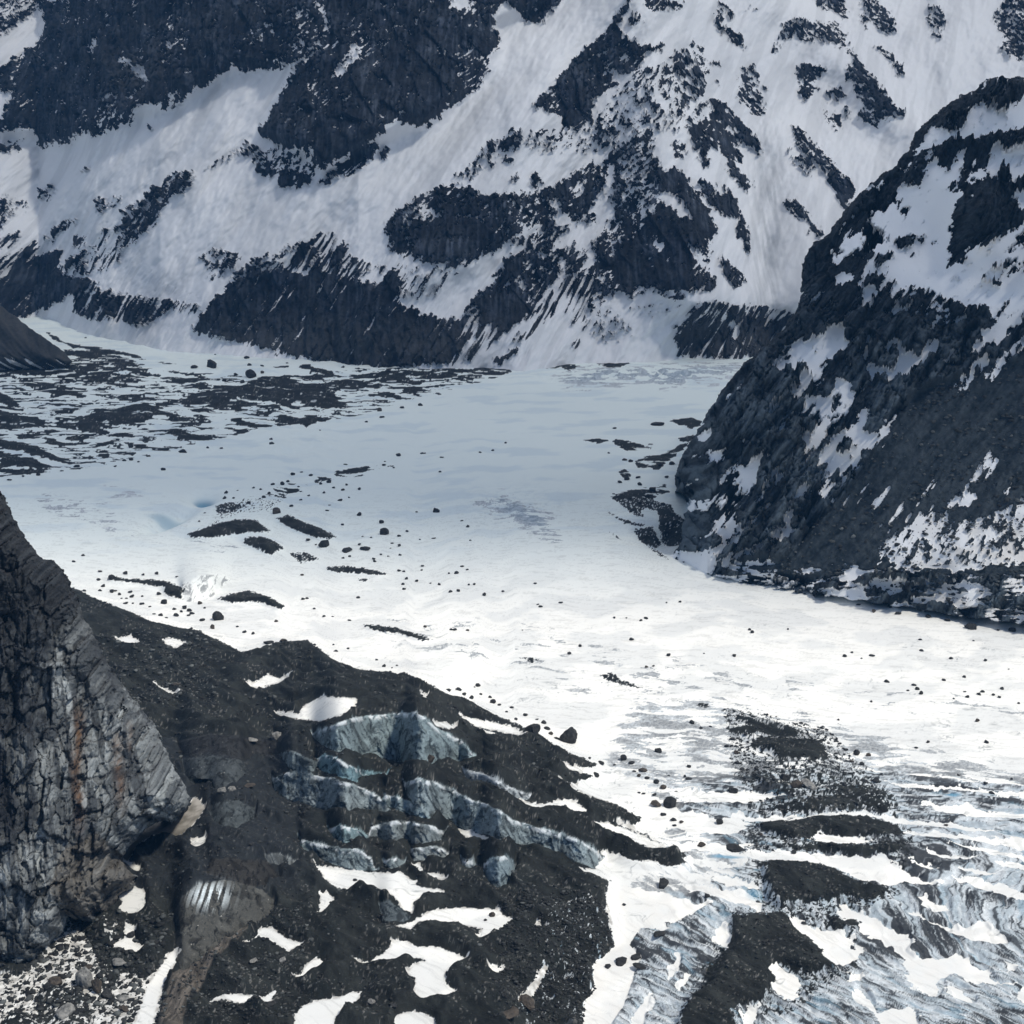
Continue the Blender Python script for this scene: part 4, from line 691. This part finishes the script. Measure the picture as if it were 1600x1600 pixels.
# drop faces hidden deep inside the mountain
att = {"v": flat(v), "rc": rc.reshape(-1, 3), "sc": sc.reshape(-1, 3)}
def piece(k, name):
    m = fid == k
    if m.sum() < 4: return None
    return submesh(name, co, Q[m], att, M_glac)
tag(piece(0, "glacier"), "broad snow-covered glacier filling the valley", "glacier", kind="structure")
tag(piece(1, "moraine"), "dark rubble-covered moraine in the lower left foreground", "moraine", kind="structure")
tag(piece(2, "medial_moraine"), "dark gravel bands running down the dirty ice at the lower right", "moraine", kind="structure")
for i, s in enumerate(ICE):
    o = piece(100 + i, "ice_cliff")
    if o: tag(o, s[1], "ice cliff", "ice cliffs in the broken glacier margin")
for i, s in enumerate(SP_):
    o = piece(200 + i, "snow_patch")
    if o: tag(o, s[1], "snow patch", "snow patches on the dark moraine")
for i, s in enumerate(DM):
    o = piece(300 + i, "debris_mound")
    if o: tag(o, s[1], "gravel mound", "gravel mounds on the glacier")
o = piece(330, "ice_scarp")
if o: tag(o, "curved white ice scarp between two gravel mounds near the cliff", "ice scarp")
GX_, GY_, GZ_ = x2, y2, z2
c0 = px[0]; r0 = py[:, 0]
def at(ix, iy):
    c = min(np.searchsorted(c0, ix), nc - 1); r = min(len(r0) - 1 - np.searchsorted(r0[::-1], iy), nr - 1)
    return float(GX_[r, c]), float(GY_[r, c]), float(GZ_[r, c])

# ================================================================== BOULDERS
def rockmat(name, c1, c2):
    m = bpy.data.materials.new(name); m.use_nodes = True; t = m.node_tree; bs = t.nodes["Principled BSDF"]
    tc = t.nodes.new("ShaderNodeTexCoord"); n = t.nodes.new("ShaderNodeTexNoise"); n.inputs["Scale"].default_value = 2.5; n.inputs["Detail"].default_value = 8
    t.links.new(tc.outputs["Object"], n.inputs["Vector"]); r = t.nodes.new("ShaderNodeValToRGB")
    r.color_ramp.elements[0].position = .35; r.color_ramp.elements[0].color = (*c1, 1); r.color_ramp.elements[1].position = .7; r.color_ramp.elements[1].color = (*c2, 1)
    t.links.new(n.outputs["Fac"], r.inputs[0]); t.links.new(r.outputs[0], bs.inputs["Base Color"]); bs.inputs["Roughness"].default_value = .85
    b = t.nodes.new("ShaderNodeBump"); b.inputs["Strength"].default_value = .5; b.inputs["Distance"].default_value = .15
    t.links.new(n.outputs["Fac"], b.inputs["Height"]); t.links.new(b.outputs[0], bs.inputs["Normal"]); return m
RM = {"d": rockmat("dark_boulder_rock", (.008, .009, .010), (.035, .035, .034)), "g": rockmat("grey_boulder_rock", (.12, .12, .115), (.3, .29, .27)), "b": rockmat("brown_boulder_rock", (.025, .021, .018), (.085, .068, .052))}
import bmesh
def rock_mesh(seed, mat, flatn=.62):
    rg = np.random.RandomState(seed); bm = bmesh.new(); bmesh.ops.create_icosphere(bm, subdivisions=4, radius=1)
    nn = rg.randn(12, 3); nn /= np.linalg.norm(nn, axis=1)[:, None]; dd = .45 + .4 * rg.rand(12)
    for vv in bm.verts:
        p = np.array(vv.co); p /= np.linalg.norm(p); k = nn @ p
        r = min(1., float(np.min(np.where(k > .05, dd / np.maximum(k, .05), 9))))
        r *= 1 + .05 * math.sin(9 * p[0] + seed) * math.sin(11 * p[1]) + .03 * math.sin(23 * p[2] + 17 * p[0])
        vv.co = p * r * (1, .85, flatn)
    me = bpy.data.meshes.new("boulder"); bm.to_mesh(me); bm.free(); me.materials.append(RM[mat]); return me
RMESH = {k: [rock_mesh(s * 7 + ord(k), k, f) for s, f in ((1, .6), (2, .75), (3, .5), (4, .9), (5, .42), (6, .68))] for k in "dgb"}
rg = random.Random(5)
def boulder(ix, iy, wpx, label, group=None, k="d", hr=None, sink=.25, var=None):
    X, Y, Zz = at(ix, iy); d = math.sqrt(X * X + Y * Y + (H - Zz) ** 2); r = .5 * wpx * d / F
    me = RMESH[k][rg.randrange(6) if var is None else var]
    o = bpy.data.objects.new("boulder", me); C.objects.link(o)
    zs = 1. if hr is None else hr
    o.scale = (r, r, r * zs); o.rotation_euler = (rg.uniform(-.15, .15), rg.uniform(-.15, .15), rg.uniform(0, 6.28))
    o.location = (X, Y, Zz + r * zs * (.5 - sink)); return tag(o, label, "boulder", group)
for a in [
 (888,1157,34,"large dark pyramid boulder on the snow at the moraine's upper edge","d",1.35,1),(832,1150,26,"dark boulder just left of the large pyramid boulder","d",1.1,3),
 (848,1131,12,"small dark boulder above the pair of boulders at the moraine edge","d",1,0),(855,1141,14,"low dark stone between the moraine edge and the large pyramid boulder","d",.9,2),
 (341,967,21,"big round dark boulder on snow above the moraine","d",1.3,1),(332,982,10,"small brown boulder just below the big round one","b",1.3,3),
 (681,799,13,"lone dark boulder on the shaded snow in the middle of the glacier","d",1.2,3),(600,835,18,"dark boulder on snow right of the long gravel mound","d",1.1,1),
 (506,853,20,"dark pointed boulder below the long gravel mound","d",1.3,3),(541,861,22,"low dark boulder beside the pointed one","d",.7,4),(570,857,26,"wide flat dark boulder right of the low one","d",.5,4),
 (431,802,16,"brown-grey boulder sitting at the upper end of the long gravel mound","b",1.2,1),(331,573,21,"big square dark boulder on the far snow flat","d",1.3,3),(391,588,21,"squat dark boulder on the far flat, right of the square one","d",1.2,1),
 (303,576,15,"dark boulder just left of the big square one","d",1,2),(286,707,14,"dark boulder at the far edge of the left debris field","d",1.1,0),(204,720,8,"small boulder at the lower margin of the left debris field","d",1.1,1),
 (1027,664,22,"long flat dark boulder on snow left of the ridge foot","d",.7,4),(960,670,9,"small dark stone far left of the long flat boulder","d",1,2),(1046,1260,24,"big rounded dark boulder at the right tip of the moraine","d",1.2,1),
 (1025,1258,20,"brown rock just left of the big rounded boulder","b",1,4),(1052,1281,11,"small boulder under the big rounded boulder","d",1,0),(1123,1286,14,"dark boulder on snow left of the medial moraine bands","d",1,1),
 (1145,1237,18,"flat-topped dark boulder on snow beside the upper medial moraine","d",1,3),(1241,1231,26,"large grey-brown boulder in the medial moraine","b",.9,1),(1263,1231,32,"largest pale boulder in the medial moraine","g",.9,0),
 (1226,1216,16,"boulder just above the two large ones in the medial moraine","d",1.1,3),(1368,1224,17,"grey boulder at the right edge of the medial moraine","d",.9,2),(1350,1223,18,"dark boulder left of the one at the right edge of the medial moraine","d",.9,0),
 (1337,1179,12,"dark boulder on the snow right of the upper medial moraine","d",1.2,1),(1028,1176,13,"dark boulder alone on the grey ice above the moraine tip","d",1.1,3),(973,1188,13,"dark boulder at the left end of a row of stones","d",1.2,1),
 (1003,1205,18,"flat grey-brown boulder in the row of stones","b",.8,2),(1036,1384,22,"dark pointed boulder on the snow below the moraine's right tip","d",1.2,3),(1104,1408,10,"small dark boulder where snow meets the dirty ice","d",1.1,1),
 (1095,1322,16,"dark rock on the moraine tongue tip","b",1,0),(1256,1443,12,"small boulder on the oval snow patch beside the lower medial moraine","d",.8,2),(1028,1466,24,"brown flat boulder on the folded ice","d",.7,4),
 (995,1498,20,"brown boulder half sunk beside the white snow bay","d",.8,4),(998,1517,22,"brown flat rock under the half sunk boulder","d",.6,4),(971,1504,28,"dark broken rock between two snow bays","d",.7,0),
 (949,1512,14,"pair of dark rocks at the edge of the lower snow bay","d",1,2),(768,1431,12,"brown boulder inside the wide snow patch","b",1.1,3),(758,1437,8,"little stone beside the brown boulder in the wide snow patch","d",.8,2),
 (974,1414,9,"dark oval stone on the bright snow right of the moraine","d",.8,2),(672,1188,18,"dark brown rock standing on the ridge between the ice walls","b",1.2,3),(555,1376,10,"black stone on the long snow patch","d",.7,2),
 (825,1587,36,"brown boulder at the bottom edge in front of the melting ice","b",.9,1),(795,1592,40,"flat brown rock left of the bottom-edge boulder","b",.5,4),(442,1520,12,"pale stone on the dark foreground debris","g",.9,1),
 (581,1571,16,"pale flat stone right of the bottom snow patch","g",.7,2),(397,1510,15,"flat grey stone in the foreground debris","g",.6,4),(425,1577,15,"dark flat stone near the bottom snow patch","d",.6,4),
 (613,1581,18,"dark stone between the two bottom snow patches","d",.8,2),(135,1538,30,"large angular two-tone boulder on the snow at the cliff foot","g",2.1,3),(152,1548,20,"rust-brown slab leaning on the large angular boulder","b",2.2,3),
 (84,1540,26,"dark brown boulder left of the large angular boulder","b",1,1),(105,1597,34,"pale boulder cut by the bottom edge near the cliff","g",.8,1),(165,1556,24,"dark rock right of the rust-brown slab","d",1.2,0),
 (192,1560,20,"grey rock on the snow right of the rubble","g",.8,2),(195,1578,18,"brown rock under the grey rock on the snow","b",.9,1),(138,1512,14,"dark slab above the large angular boulder","b",.8,4),
 (205,1462,16,"round grey rock on the patchy snow below the cliff","d",.9,1),(185,1505,26,"blue-grey slab lying in the gully","g",.6,4),(347,1248,16,"pinkish pale stone at the edge of the ice above the dirty snow ramp","g",1,1),
 (362,1242,14,"pale stone right of the pinkish one","g",1,3),(390,1242,22,"flat brownish slab on the debris over the dark ice hollow","b",.5,4),(392,1156,22,"pale flat stone on the dark ice bank","g",.5,4),(432,1156,20,"tilted grey block left of the tallest ice wall","g",1.1,3),
 (1590,893,32,"large brown boulder at the right edge below the ridge","b",1,1),(1548,891,30,"large grey boulder left of the brown one below the ridge","g",.9,0),(1437,999,8,"small dark stone on snow under the ridge belt","d",1,2),(1517,980,26,"dark pointed boulder on the snow below the ridge debris","d",.7,3),
 (1300,1325,9,"dark stone on the lower medial band","d",1,1),(1146,1326,30,"dark flat rock at the left end of the lower medial band","d",.6,4),(275,1072,16,"reddish slab above the slanting snow sliver","b",.6,4),
 (420,1005,24,"dark slab on the moraine crest edge","d",.6,2),(441,1003,16,"brown rock at the right end of the moraine crest slabs","b",.7,0),(175,905,14,"dark rounded boulder at the left end of the gravel band","d",1,1),
 (269,926,8,"small dark stone left of the white ice scarp","d",1,1),(1303,895,12,"boulder","d",1,0)]:
    if a[3] == "boulder": continue
    ix, iy, wp, lab, k, hr, var = a
    boulder(ix, iy, wp, lab, None, k, hr, .25, var)
SM = [("small dark stones scattered on the shaded snow above the gravel mounds", "small dark stone on the shaded snow strip above the gravel mounds", 6, "352,769 372,765 395,762 406,765 420,770 430,775 405,780 388,787 457,742 470,738 487,743 466,760 500,757 512,753 520,762 535,766 540,758 470,768 482,774 505,770 560,765 620,710 658,708 622,712 540,727 600,720 615,731 688,737 748,707 770,703 790,692 690,714 600,725 450,752 440,757 425,757 440,768 425,787 412,777 470,782 455,790 530,782 545,777 515,790 365,780 350,778 345,790 320,800 310,815"),
("small dark stones on the snow right of the gravel mounds", "small dark stone on the middle glacier snow right of the gravel mounds", 6.5, "612,848 622,853 610,856 622,838 565,838 580,839 595,868 605,869 625,867 584,875 585,878 536,871 546,869 657,844 678,841 735,845 720,813 730,823 595,817 636,832 660,885 659,891 623,892 632,893 700,896 712,896 635,905 629,913 631,920 650,908 672,911 686,912 703,925 733,914 740,913 715,923 722,884 730,890 755,928 785,925 535,820 560,850 650,801 560,804 472,897 480,845 493,850 511,798"),
("dark stones in a loose swarm on the snow above the moraine", "dark stone in the swarm on bright snow just above the moraine crest", 8, "152,908 160,918 156,923 175,925 180,923 190,934 186,928 197,934 205,931 203,925 222,930 247,928 195,942 207,944 222,944 233,949 255,943 273,953 288,951 295,956 300,960 283,958 294,961 317,968 260,966 240,960 275,900 222,898 244,896 155,893 195,895 130,922 115,877 130,869 275,963 312,944 320,951 250,963"),
("small dark stones dotted over the bright lower snow", "small dark stone alone on the bright snow of the lower glacier", 6.5, "560,934 480,936 474,937 490,952 505,963 520,963 545,968 430,970 370,980 395,988 382,987 543,1014 520,1007 525,1018 665,980 640,992 705,984 712,983 730,985 594,987 602,985 748,1070 740,1072 620,1040 612,1045 600,1043 588,1030 630,1052 835,911 840,944 875,941 815,985 845,948 960,966 1000,970 1008,965 1062,942 1040,941 978,967 985,1000 890,1021 905,1008 1010,1043 1020,1040 1045,1025 1100,1020 1148,1025 1170,985 1175,990 1230,983 1330,1018 1320,1026 1345,1028 1362,1024 1485,1029 1505,1058 1520,1000 1540,1033 1565,1075 1535,1082 1552,1086 1530,1085 1512,1090 1490,1092 1418,1078 1426,1070 1438,1083 1386,1065 1310,1126 1360,1094 1540,1160 1450,1160 1525,1126 1433,1076 1475,1064 1560,1090 1592,1098 1508,1083 1575,1045 1440,1016"),
("dark stones along the moraine's upper edge", "dark stone lying on snow close to the moraine's upper right edge", 9, "700,1080 715,1078 745,1070 750,1085 765,1090 770,1097 790,1110 800,1105 822,1118 838,1124 805,1127 860,1148 870,1152 780,1100 735,1090 725,1086 940,1193 960,1195 985,1194 990,1206 998,1213 1010,1217 1025,1224 1033,1232 1055,1236 1005,1241 1022,1243 997,1240 1035,1272 1064,1284 1054,1288 930,1212 921,1185 1070,1214 1075,1218 1045,1211 1075,1196 1150,1193 1110,1138 1095,1140 1080,1132 1143,1155 1152,1155 1157,1165 1135,1167 1150,1178"),
("dark stones around the medial moraine", "dark stone on the ice beside the medial moraine bands", 7.5, "1165,1150 1175,1195 1180,1210 1195,1222 1170,1186 1160,1201 1155,1178 1290,1140 1300,1150 1305,1160 1320,1172 1310,1165 1330,1192 1345,1196 1300,1195 1355,1182 1360,1205 1376,1210 1320,1230 1180,1200 1205,1215 1188,1307 1240,1331 1260,1305 1305,1180 1283,1138 1250,1131 1272,1140 1497,1210 1540,1228 1478,1289 1550,1241 1430,1168 1580,1220"),
("stones at the far margin of the glacier", "small dark stone on the far snow flat below the mountain", 7, "132,528 168,527 278,536 285,540 293,537 337,555 369,550 385,561 390,570 368,586 410,573 448,567 410,582 378,597 350,595 535,573 560,578 607,580 658,632 628,637 572,660 595,652 592,642 500,672 423,686 425,692 203,697 325,700 346,700 180,728 215,722 95,735 60,742 36,743 14,750 254,733 120,730 232,713 193,720 663,708 1185,690 950,708"),
("stones at the foot of the ridge", "dark stone on the snow between the glacier edge and the ridge foot", 9, "970,738 978,748 995,745 968,753 1000,758 985,720 975,718 1010,776 1035,790 1020,770 1088,862 1075,862 1105,891 1120,888 1135,897 1115,897 1150,890 1040,745 1030,728 1050,725 1402,962 1365,957 1340,943 1390,950 1450,965 1480,968 1560,982 1580,985 985,783 1000,790 958,772")]
SMALL = []
for g, lab, wp, st in SM:
    for q in P(st): SMALL.append((wp * rg.uniform(.65, 1.5), q[0] + rg.uniform(-1, 1), q[1] + rg.uniform(-1, 1), lab, g, "d" if rg.random() < .85 else "b", rg.uniform(.7, 1.2)))
SMALL.sort(key=lambda q: -q[0]); NB = sum(1 for o in C.objects if o.name.startswith("boulder"))
for q in SMALL[:296 - NB]: boulder(q[1], q[2], q[0], q[3], q[4], q[5], q[6], .2)
rest = []
for q in SMALL[296 - NB:]:
    o = boulder(q[1], q[2], q[0], None, None, "d", q[6], .2); rest.append(o)
bpy.context.view_layer.update(); vv_, ff_ = [], []
for o in rest:
    b0 = len(vv_); vv_ += [tuple(o.matrix_world @ v.co) for v in o.data.vertices]; ff_ += [tuple(b0 + i for i in p.vertices) for p in o.data.polygons]
for o in rest: bpy.data.objects.remove(o)
me = bpy.data.meshes.new("small_stones"); me.from_pydata(vv_, [], ff_); me.materials.append(RM["d"])
o = bpy.data.objects.new("small_stones", me); C.objects.link(o); tag(o, "smallest dark stones strewn over the glacier snow", "stones", kind="stuff")

# ---------------- loose rubble lying on the moraines and on the ridge's scree
def rubble(name, pts, sizes, tone, X, Y, Zz, cc0, rr0, label, seed):
    r = np.random.RandomState(seed); bm = bmesh.new(); bmesh.ops.create_icosphere(bm, subdivisions=1, radius=1)
    bv = np.array([v.co[:] for v in bm.verts]); bf = np.array([[v.index for v in f.verts] for f in bm.faces]); bm.free()
    c = np.clip(np.searchsorted(cc0, pts[:, 0]), 0, len(cc0) - 1); q = np.clip(len(rr0) - 1 - np.searchsorted(rr0[::-1], pts[:, 1]), 0, len(rr0) - 1)
    P0 = np.stack([X[q, c], Y[q, c], Zz[q, c]], 1); d = np.sqrt((P0 ** 2).sum(1)); rad = .5 * sizes * d / F
    n = len(pts); k = len(bv); V = np.repeat(bv[None], n, 0) * (1 + .28 * r.randn(n, k, 1))
    V = V * (np.stack([1 + .3 * r.rand(n), .7 + .3 * r.rand(n), .45 + .35 * r.rand(n)], 1) * rad[:, None])[:, None, :]
    a = r.rand(n) * 6.28; ca, sa = np.cos(a)[:, None], np.sin(a)[:, None]
    V = np.stack([V[..., 0] * ca - V[..., 1] * sa, V[..., 0] * sa + V[..., 1] * ca, V[..., 2]], -1) + P0[:, None] + np.array([0, 0, 1]) * (rad * .15)[:, None, None]
    Fc = (bf[None] + (np.arange(n) * k)[:, None, None]).reshape(-1, 3)
    me = bpy.data.meshes.new(name); me.vertices.add(n * k); me.vertices.foreach_set("co", V.astype(np.float32).ravel())
    me.loops.add(len(Fc) * 3); me.loops.foreach_set("vertex_index", Fc.astype(np.int32).ravel()); me.polygons.add(len(Fc)); me.polygons.foreach_set("loop_start", np.arange(0, len(Fc) * 3, 3, dtype=np.int32))
    tn = tone[0] + (tone[1] - tone[0]) * r.rand(n) ** 3.2; cl_ = np.repeat(tn[:, None] * np.array([[.93, 1, .97]]) * (1 + .06 * r.randn(n, 1)), k, 0)
    at_ = me.attributes.new("rc", 'FLOAT_COLOR', 'POINT'); at_.data.foreach_set("color", np.concatenate([cl_, np.ones((n * k, 1))], 1).astype(np.float32).ravel())
    me.update(calc_edges=True); m = bpy.data.materials.get("rubble_stone")
    if not m:
        m = bpy.data.materials.new("rubble_stone"); m.use_nodes = True; t = m.node_tree; b = t.nodes["Principled BSDF"]; b.inputs["Roughness"].default_value = .85
        an = t.nodes.new("ShaderNodeAttribute"); an.attribute_name = "rc"; nz = t.nodes.new("ShaderNodeTexNoise"); nz.inputs["Scale"].default_value = 1.5; nz.inputs["Detail"].default_value = 4
        mm = t.nodes.new("ShaderNodeMath"); mm.operation = 'MULTIPLY_ADD'; t.links.new(nz.outputs["Fac"], mm.inputs[0]); mm.inputs[1].default_value = 1.2; mm.inputs[2].default_value = .4
        vm = t.nodes.new("ShaderNodeVectorMath"); vm.operation = 'SCALE'; t.links.new(an.outputs["Color"], vm.inputs[0]); t.links.new(mm.outputs[0], vm.inputs["Scale"]); t.links.new(vm.outputs[0], b.inputs["Base Color"])
    me.materials.append(m); o = bpy.data.objects.new(name, me); C.objects.link(o); tag(o, label, "rubble", kind="stuff")
r_ = np.random.RandomState(3)
def scatter(n, x0, x1, y0, y1, ok, smin, smax, pw=3.5):
    p = np.stack([r_.uniform(x0, x1, n), r_.uniform(y0, y1, n)], 1); p = p[ok(p[:, 0], p[:, 1])]
    return p, smin + (smax - smin) * r_.rand(len(p)) ** pw
clump = lambda a, b, sc_, s_: uni(fbm(a / sc_, b / (sc_ * .5), 3, s_))
p1, s1 = scatter(26000, 0, 1100, 930, 1600, lambda a, b: (near(ID, a, b) == 1) & (near(GD, a, b) > .5) & (r_.rand(len(a)) < .12 + .75 * clump(a, b, 50, 141) ** 2), 1.6, 8)
pa, sa = scatter(1500, 150, 340, 990, 1110, lambda a, b: (near(ID, a, b) == 1) & (near(GD, a, b) > .5), 2, 8); pb, sb = scatter(1400, 280, 480, 1430, 1600, lambda a, b: (near(ID, a, b) == 1) & (near(GD, a, b) > .5), 2, 8)
pc, sc_ = scatter(1500, 0, 260, 1440, 1600, lambda a, b: (near(GD, a, b) > .2), 2.5, 14, 3)
rubble("moraine_rubble", np.concatenate([p1, pa, pb, pc]), np.concatenate([s1, sa, sb, sc_]), (.010, .12), GX_, GY_, GZ_, c0, r0, "loose grey stones covering the foreground moraine", 31)
p2, s2 = scatter(9000, 1020, 1440, 1100, 1600, lambda a, b: (near(GD, a, b) > .25) & (near(GD, a, b) < 1.05) & (near(ID, a, b) != 1) & (r_.rand(len(a)) < .75), 1.6, 7)
p3, s3 = scatter(5000, 780, 980, 1400, 1600, lambda a, b: (near(GD, a, b) > .5), 1.8, 8)
rubble("medial_rubble", np.concatenate([p2, p3]), np.concatenate([s2, s3]), (.010, .07), GX_, GY_, GZ_, c0, r0, "dark stones strewn along the medial moraine bands", 32)
scr = blur(paint(Z(), [(1, "1140,880 1240,840 1330,760 1380,690 1430,610 1600,560 1600,965 1400,945 1200,912")]), 6)
p4, s4 = scatter(9000, 1100, 1600, 560, 965, lambda a, b: (near(scr, a, b) > .5) & (near(RD, a, b) > .2) & (r_.rand(len(a)) < .1 + .8 * clump(a, b, 60, 142) ** 2), 1.6, 9, 4)
rubble("scree_rubble", p4, s4, (.015, .13), RX, RY, RZ, RC0, RR0, "loose stones on the scree of the right ridge", 33)

# ================================================================== ground beneath, haze, cloud
def plain(name, c, rough=.9):
    m = bpy.data.materials.new(name); m.use_nodes = True; b = m.node_tree.nodes["Principled BSDF"]; b.inputs["Base Color"].default_value = (*c, 1); b.inputs["Roughness"].default_value = rough
    n = m.node_tree.nodes.new("ShaderNodeTexNoise"); n.inputs["Scale"].default_value = .01; n.inputs["Detail"].default_value = 6
    r = m.node_tree.nodes.new("ShaderNodeMapRange"); m.node_tree.links.new(n.outputs["Fac"], r.inputs[0]); r.inputs[3].default_value = rough - .1; r.inputs[4].default_value = rough + .05
    m.node_tree.links.new(r.outputs[0], b.inputs["Roughness"]); return m
me = bpy.data.meshes.new("ground"); S = 7000
me.from_pydata([(-S, -S, -90), (S, -S, -90), (S, S, -90), (-S, S, -90)], [], [(0, 1, 2, 3)]); me.materials.append(plain("valley_snow", (.6, .6, .6)))
o = bpy.data.objects.new("ground", me); C.objects.link(o); o['kind'] = "structure"
bm = bmesh.new(); bmesh.ops.create_cube(bm, size=1); me = bpy.data.meshes.new("haze"); bm.to_mesh(me); bm.free()
hz = bpy.data.objects.new("haze", me); C.objects.link(hz); hz['kind'] = "stuff"; hz['label'] = "bluish mountain haze in the air"
hz.scale = (14200, 14200, 1700 + 92); hz.location = (0, 0, (1700 - 92) / 2)
m = bpy.data.materials.new("haze_air"); m.use_nodes = True; m.node_tree.nodes.remove(m.node_tree.nodes["Principled BSDF"])
pv = m.node_tree.nodes.new("ShaderNodeVolumePrincipled"); pv.inputs["Density"].default_value = 4.0e-5; pv.inputs["Color"].default_value = (.16, .48, 1, 1); pv.inputs["Anisotropy"].default_value = .0
m.node_tree.links.new(pv.outputs[0], m.node_tree.nodes["Material Output"].inputs["Volume"]); hz.data.materials.append(m)
# cloud whose shade lies over the far half of the glacier and the mountain
sdv = np.array([math.cos(R_(SUN_EL)) * math.sin(R_(SUN_AZ)), math.cos(R_(SUN_EL)) * math.cos(R_(SUN_AZ)), math.sin(R_(SUN_EL))])
zc = 2400.; off = sdv[:2] / sdv[2] * zc
cx, cy = np.meshgrid(np.linspace(-5200, 5200, 200), np.linspace(-200, 6500, 150))
y_edge = 1270 - .2 * np.clip(cx, -900, 900) + 40 * fbm(cx / 500, cx * 0, 3, 130)
cy2 = y_edge + (cy + 200) * 1.0
th = 160 * np.clip((cy + 200) / 500, 0, 1) ** .6
bot = zc - .25 * th + 30 * fbm(cx / 300, cy / 300, 4, 131); top = bot + th * (1 + .6 * fbm(cx / 400, cy / 400, 4, 132)) + 4
XX = cx + off[0]; YY = cy2 + off[1]; q = quads(*cx.shape); nv = cx.size
cc = np.concatenate([np.stack([flat(XX), flat(YY), flat(bot)], 1), np.stack([flat(XX), flat(YY), flat(top)], 1)])
me = bpy.data.meshes.new("cloud"); me.from_pydata(cc.tolist(), [], np.concatenate([q[:, ::-1], q + nv]).tolist())
dn = np.clip((cy + 200) / 430, 0, 1) ** 1.2; da = me.attributes.new('dens', 'FLOAT', 'POINT'); da.data.foreach_set('value', np.concatenate([flat(dn), flat(dn)]).astype(np.float32))
cl = bpy.data.objects.new("cloud", me); C.objects.link(cl); tag(cl, "broad grey cloud sheet hanging above the far valley", "cloud", kind="stuff")
me.polygons.foreach_set("use_smooth", [True] * len(me.polygons))
m = bpy.data.materials.new("cloud_vapour"); m.use_nodes = True; t = m.node_tree; t.nodes.remove(t.nodes["Principled BSDF"])
tr = t.nodes.new("ShaderNodeBsdfTransparent"); tl = t.nodes.new("ShaderNodeBsdfTranslucent"); tl.inputs[0].default_value = (.95, .95, .95, 1)
df = t.nodes.new("ShaderNodeBsdfDiffuse"); df.inputs[0].default_value = (.9, .9, .9, 1); m1 = t.nodes.new("ShaderNodeMixShader"); m1.inputs[0].default_value = .25
t.links.new(tl.outputs[0], m1.inputs[1]); t.links.new(df.outputs[0], m1.inputs[2])
m2 = t.nodes.new("ShaderNodeMixShader"); tc = t.nodes.new("ShaderNodeTexCoord"); n = t.nodes.new("ShaderNodeTexNoise"); n.inputs["Scale"].default_value = .0022; n.inputs["Detail"].default_value = 4
t.links.new(tc.outputs["Object"], n.inputs["Vector"]); mp = t.nodes.new("ShaderNodeMapRange"); mp.inputs[1].default_value = .35; mp.inputs[2].default_value = .65
mp.inputs[3].default_value = -.06; mp.inputs[4].default_value = .06
t.links.new(n.outputs["Fac"], mp.inputs[0])
sx = t.nodes.new("ShaderNodeSeparateXYZ"); t.links.new(tc.outputs["Object"], sx.inputs[0])
gr = t.nodes.new("ShaderNodeMapRange"); t.links.new(sx.outputs[1], gr.inputs[0])      # the sheet thins out over the mountain
gr.inputs[1].default_value = off[1] + 1800; gr.inputs[2].default_value = off[1] + 3600; gr.inputs[3].default_value = .70; gr.inputs[4].default_value = .40
ad = t.nodes.new("ShaderNodeMath"); ad.operation = 'ADD'; t.links.new(gr.outputs[0], ad.inputs[0]); t.links.new(mp.outputs[0], ad.inputs[1]); mu = t.nodes.new('ShaderNodeMath'); mu.operation = 'MULTIPLY'; an_ = t.nodes.new('ShaderNodeAttribute'); an_.attribute_name = 'dens'; t.links.new(ad.outputs[0], mu.inputs[0]); t.links.new(an_.outputs['Fac'], mu.inputs[1]); t.links.new(mu.outputs[0], m2.inputs[0]); t.links.new(tr.outputs[0], m2.inputs[1]); t.links.new(m1.outputs[0], m2.inputs[2])
t.links.new(m2.outputs[0], t.nodes["Material Output"].inputs["Surface"]); cl.data.materials.append(m)
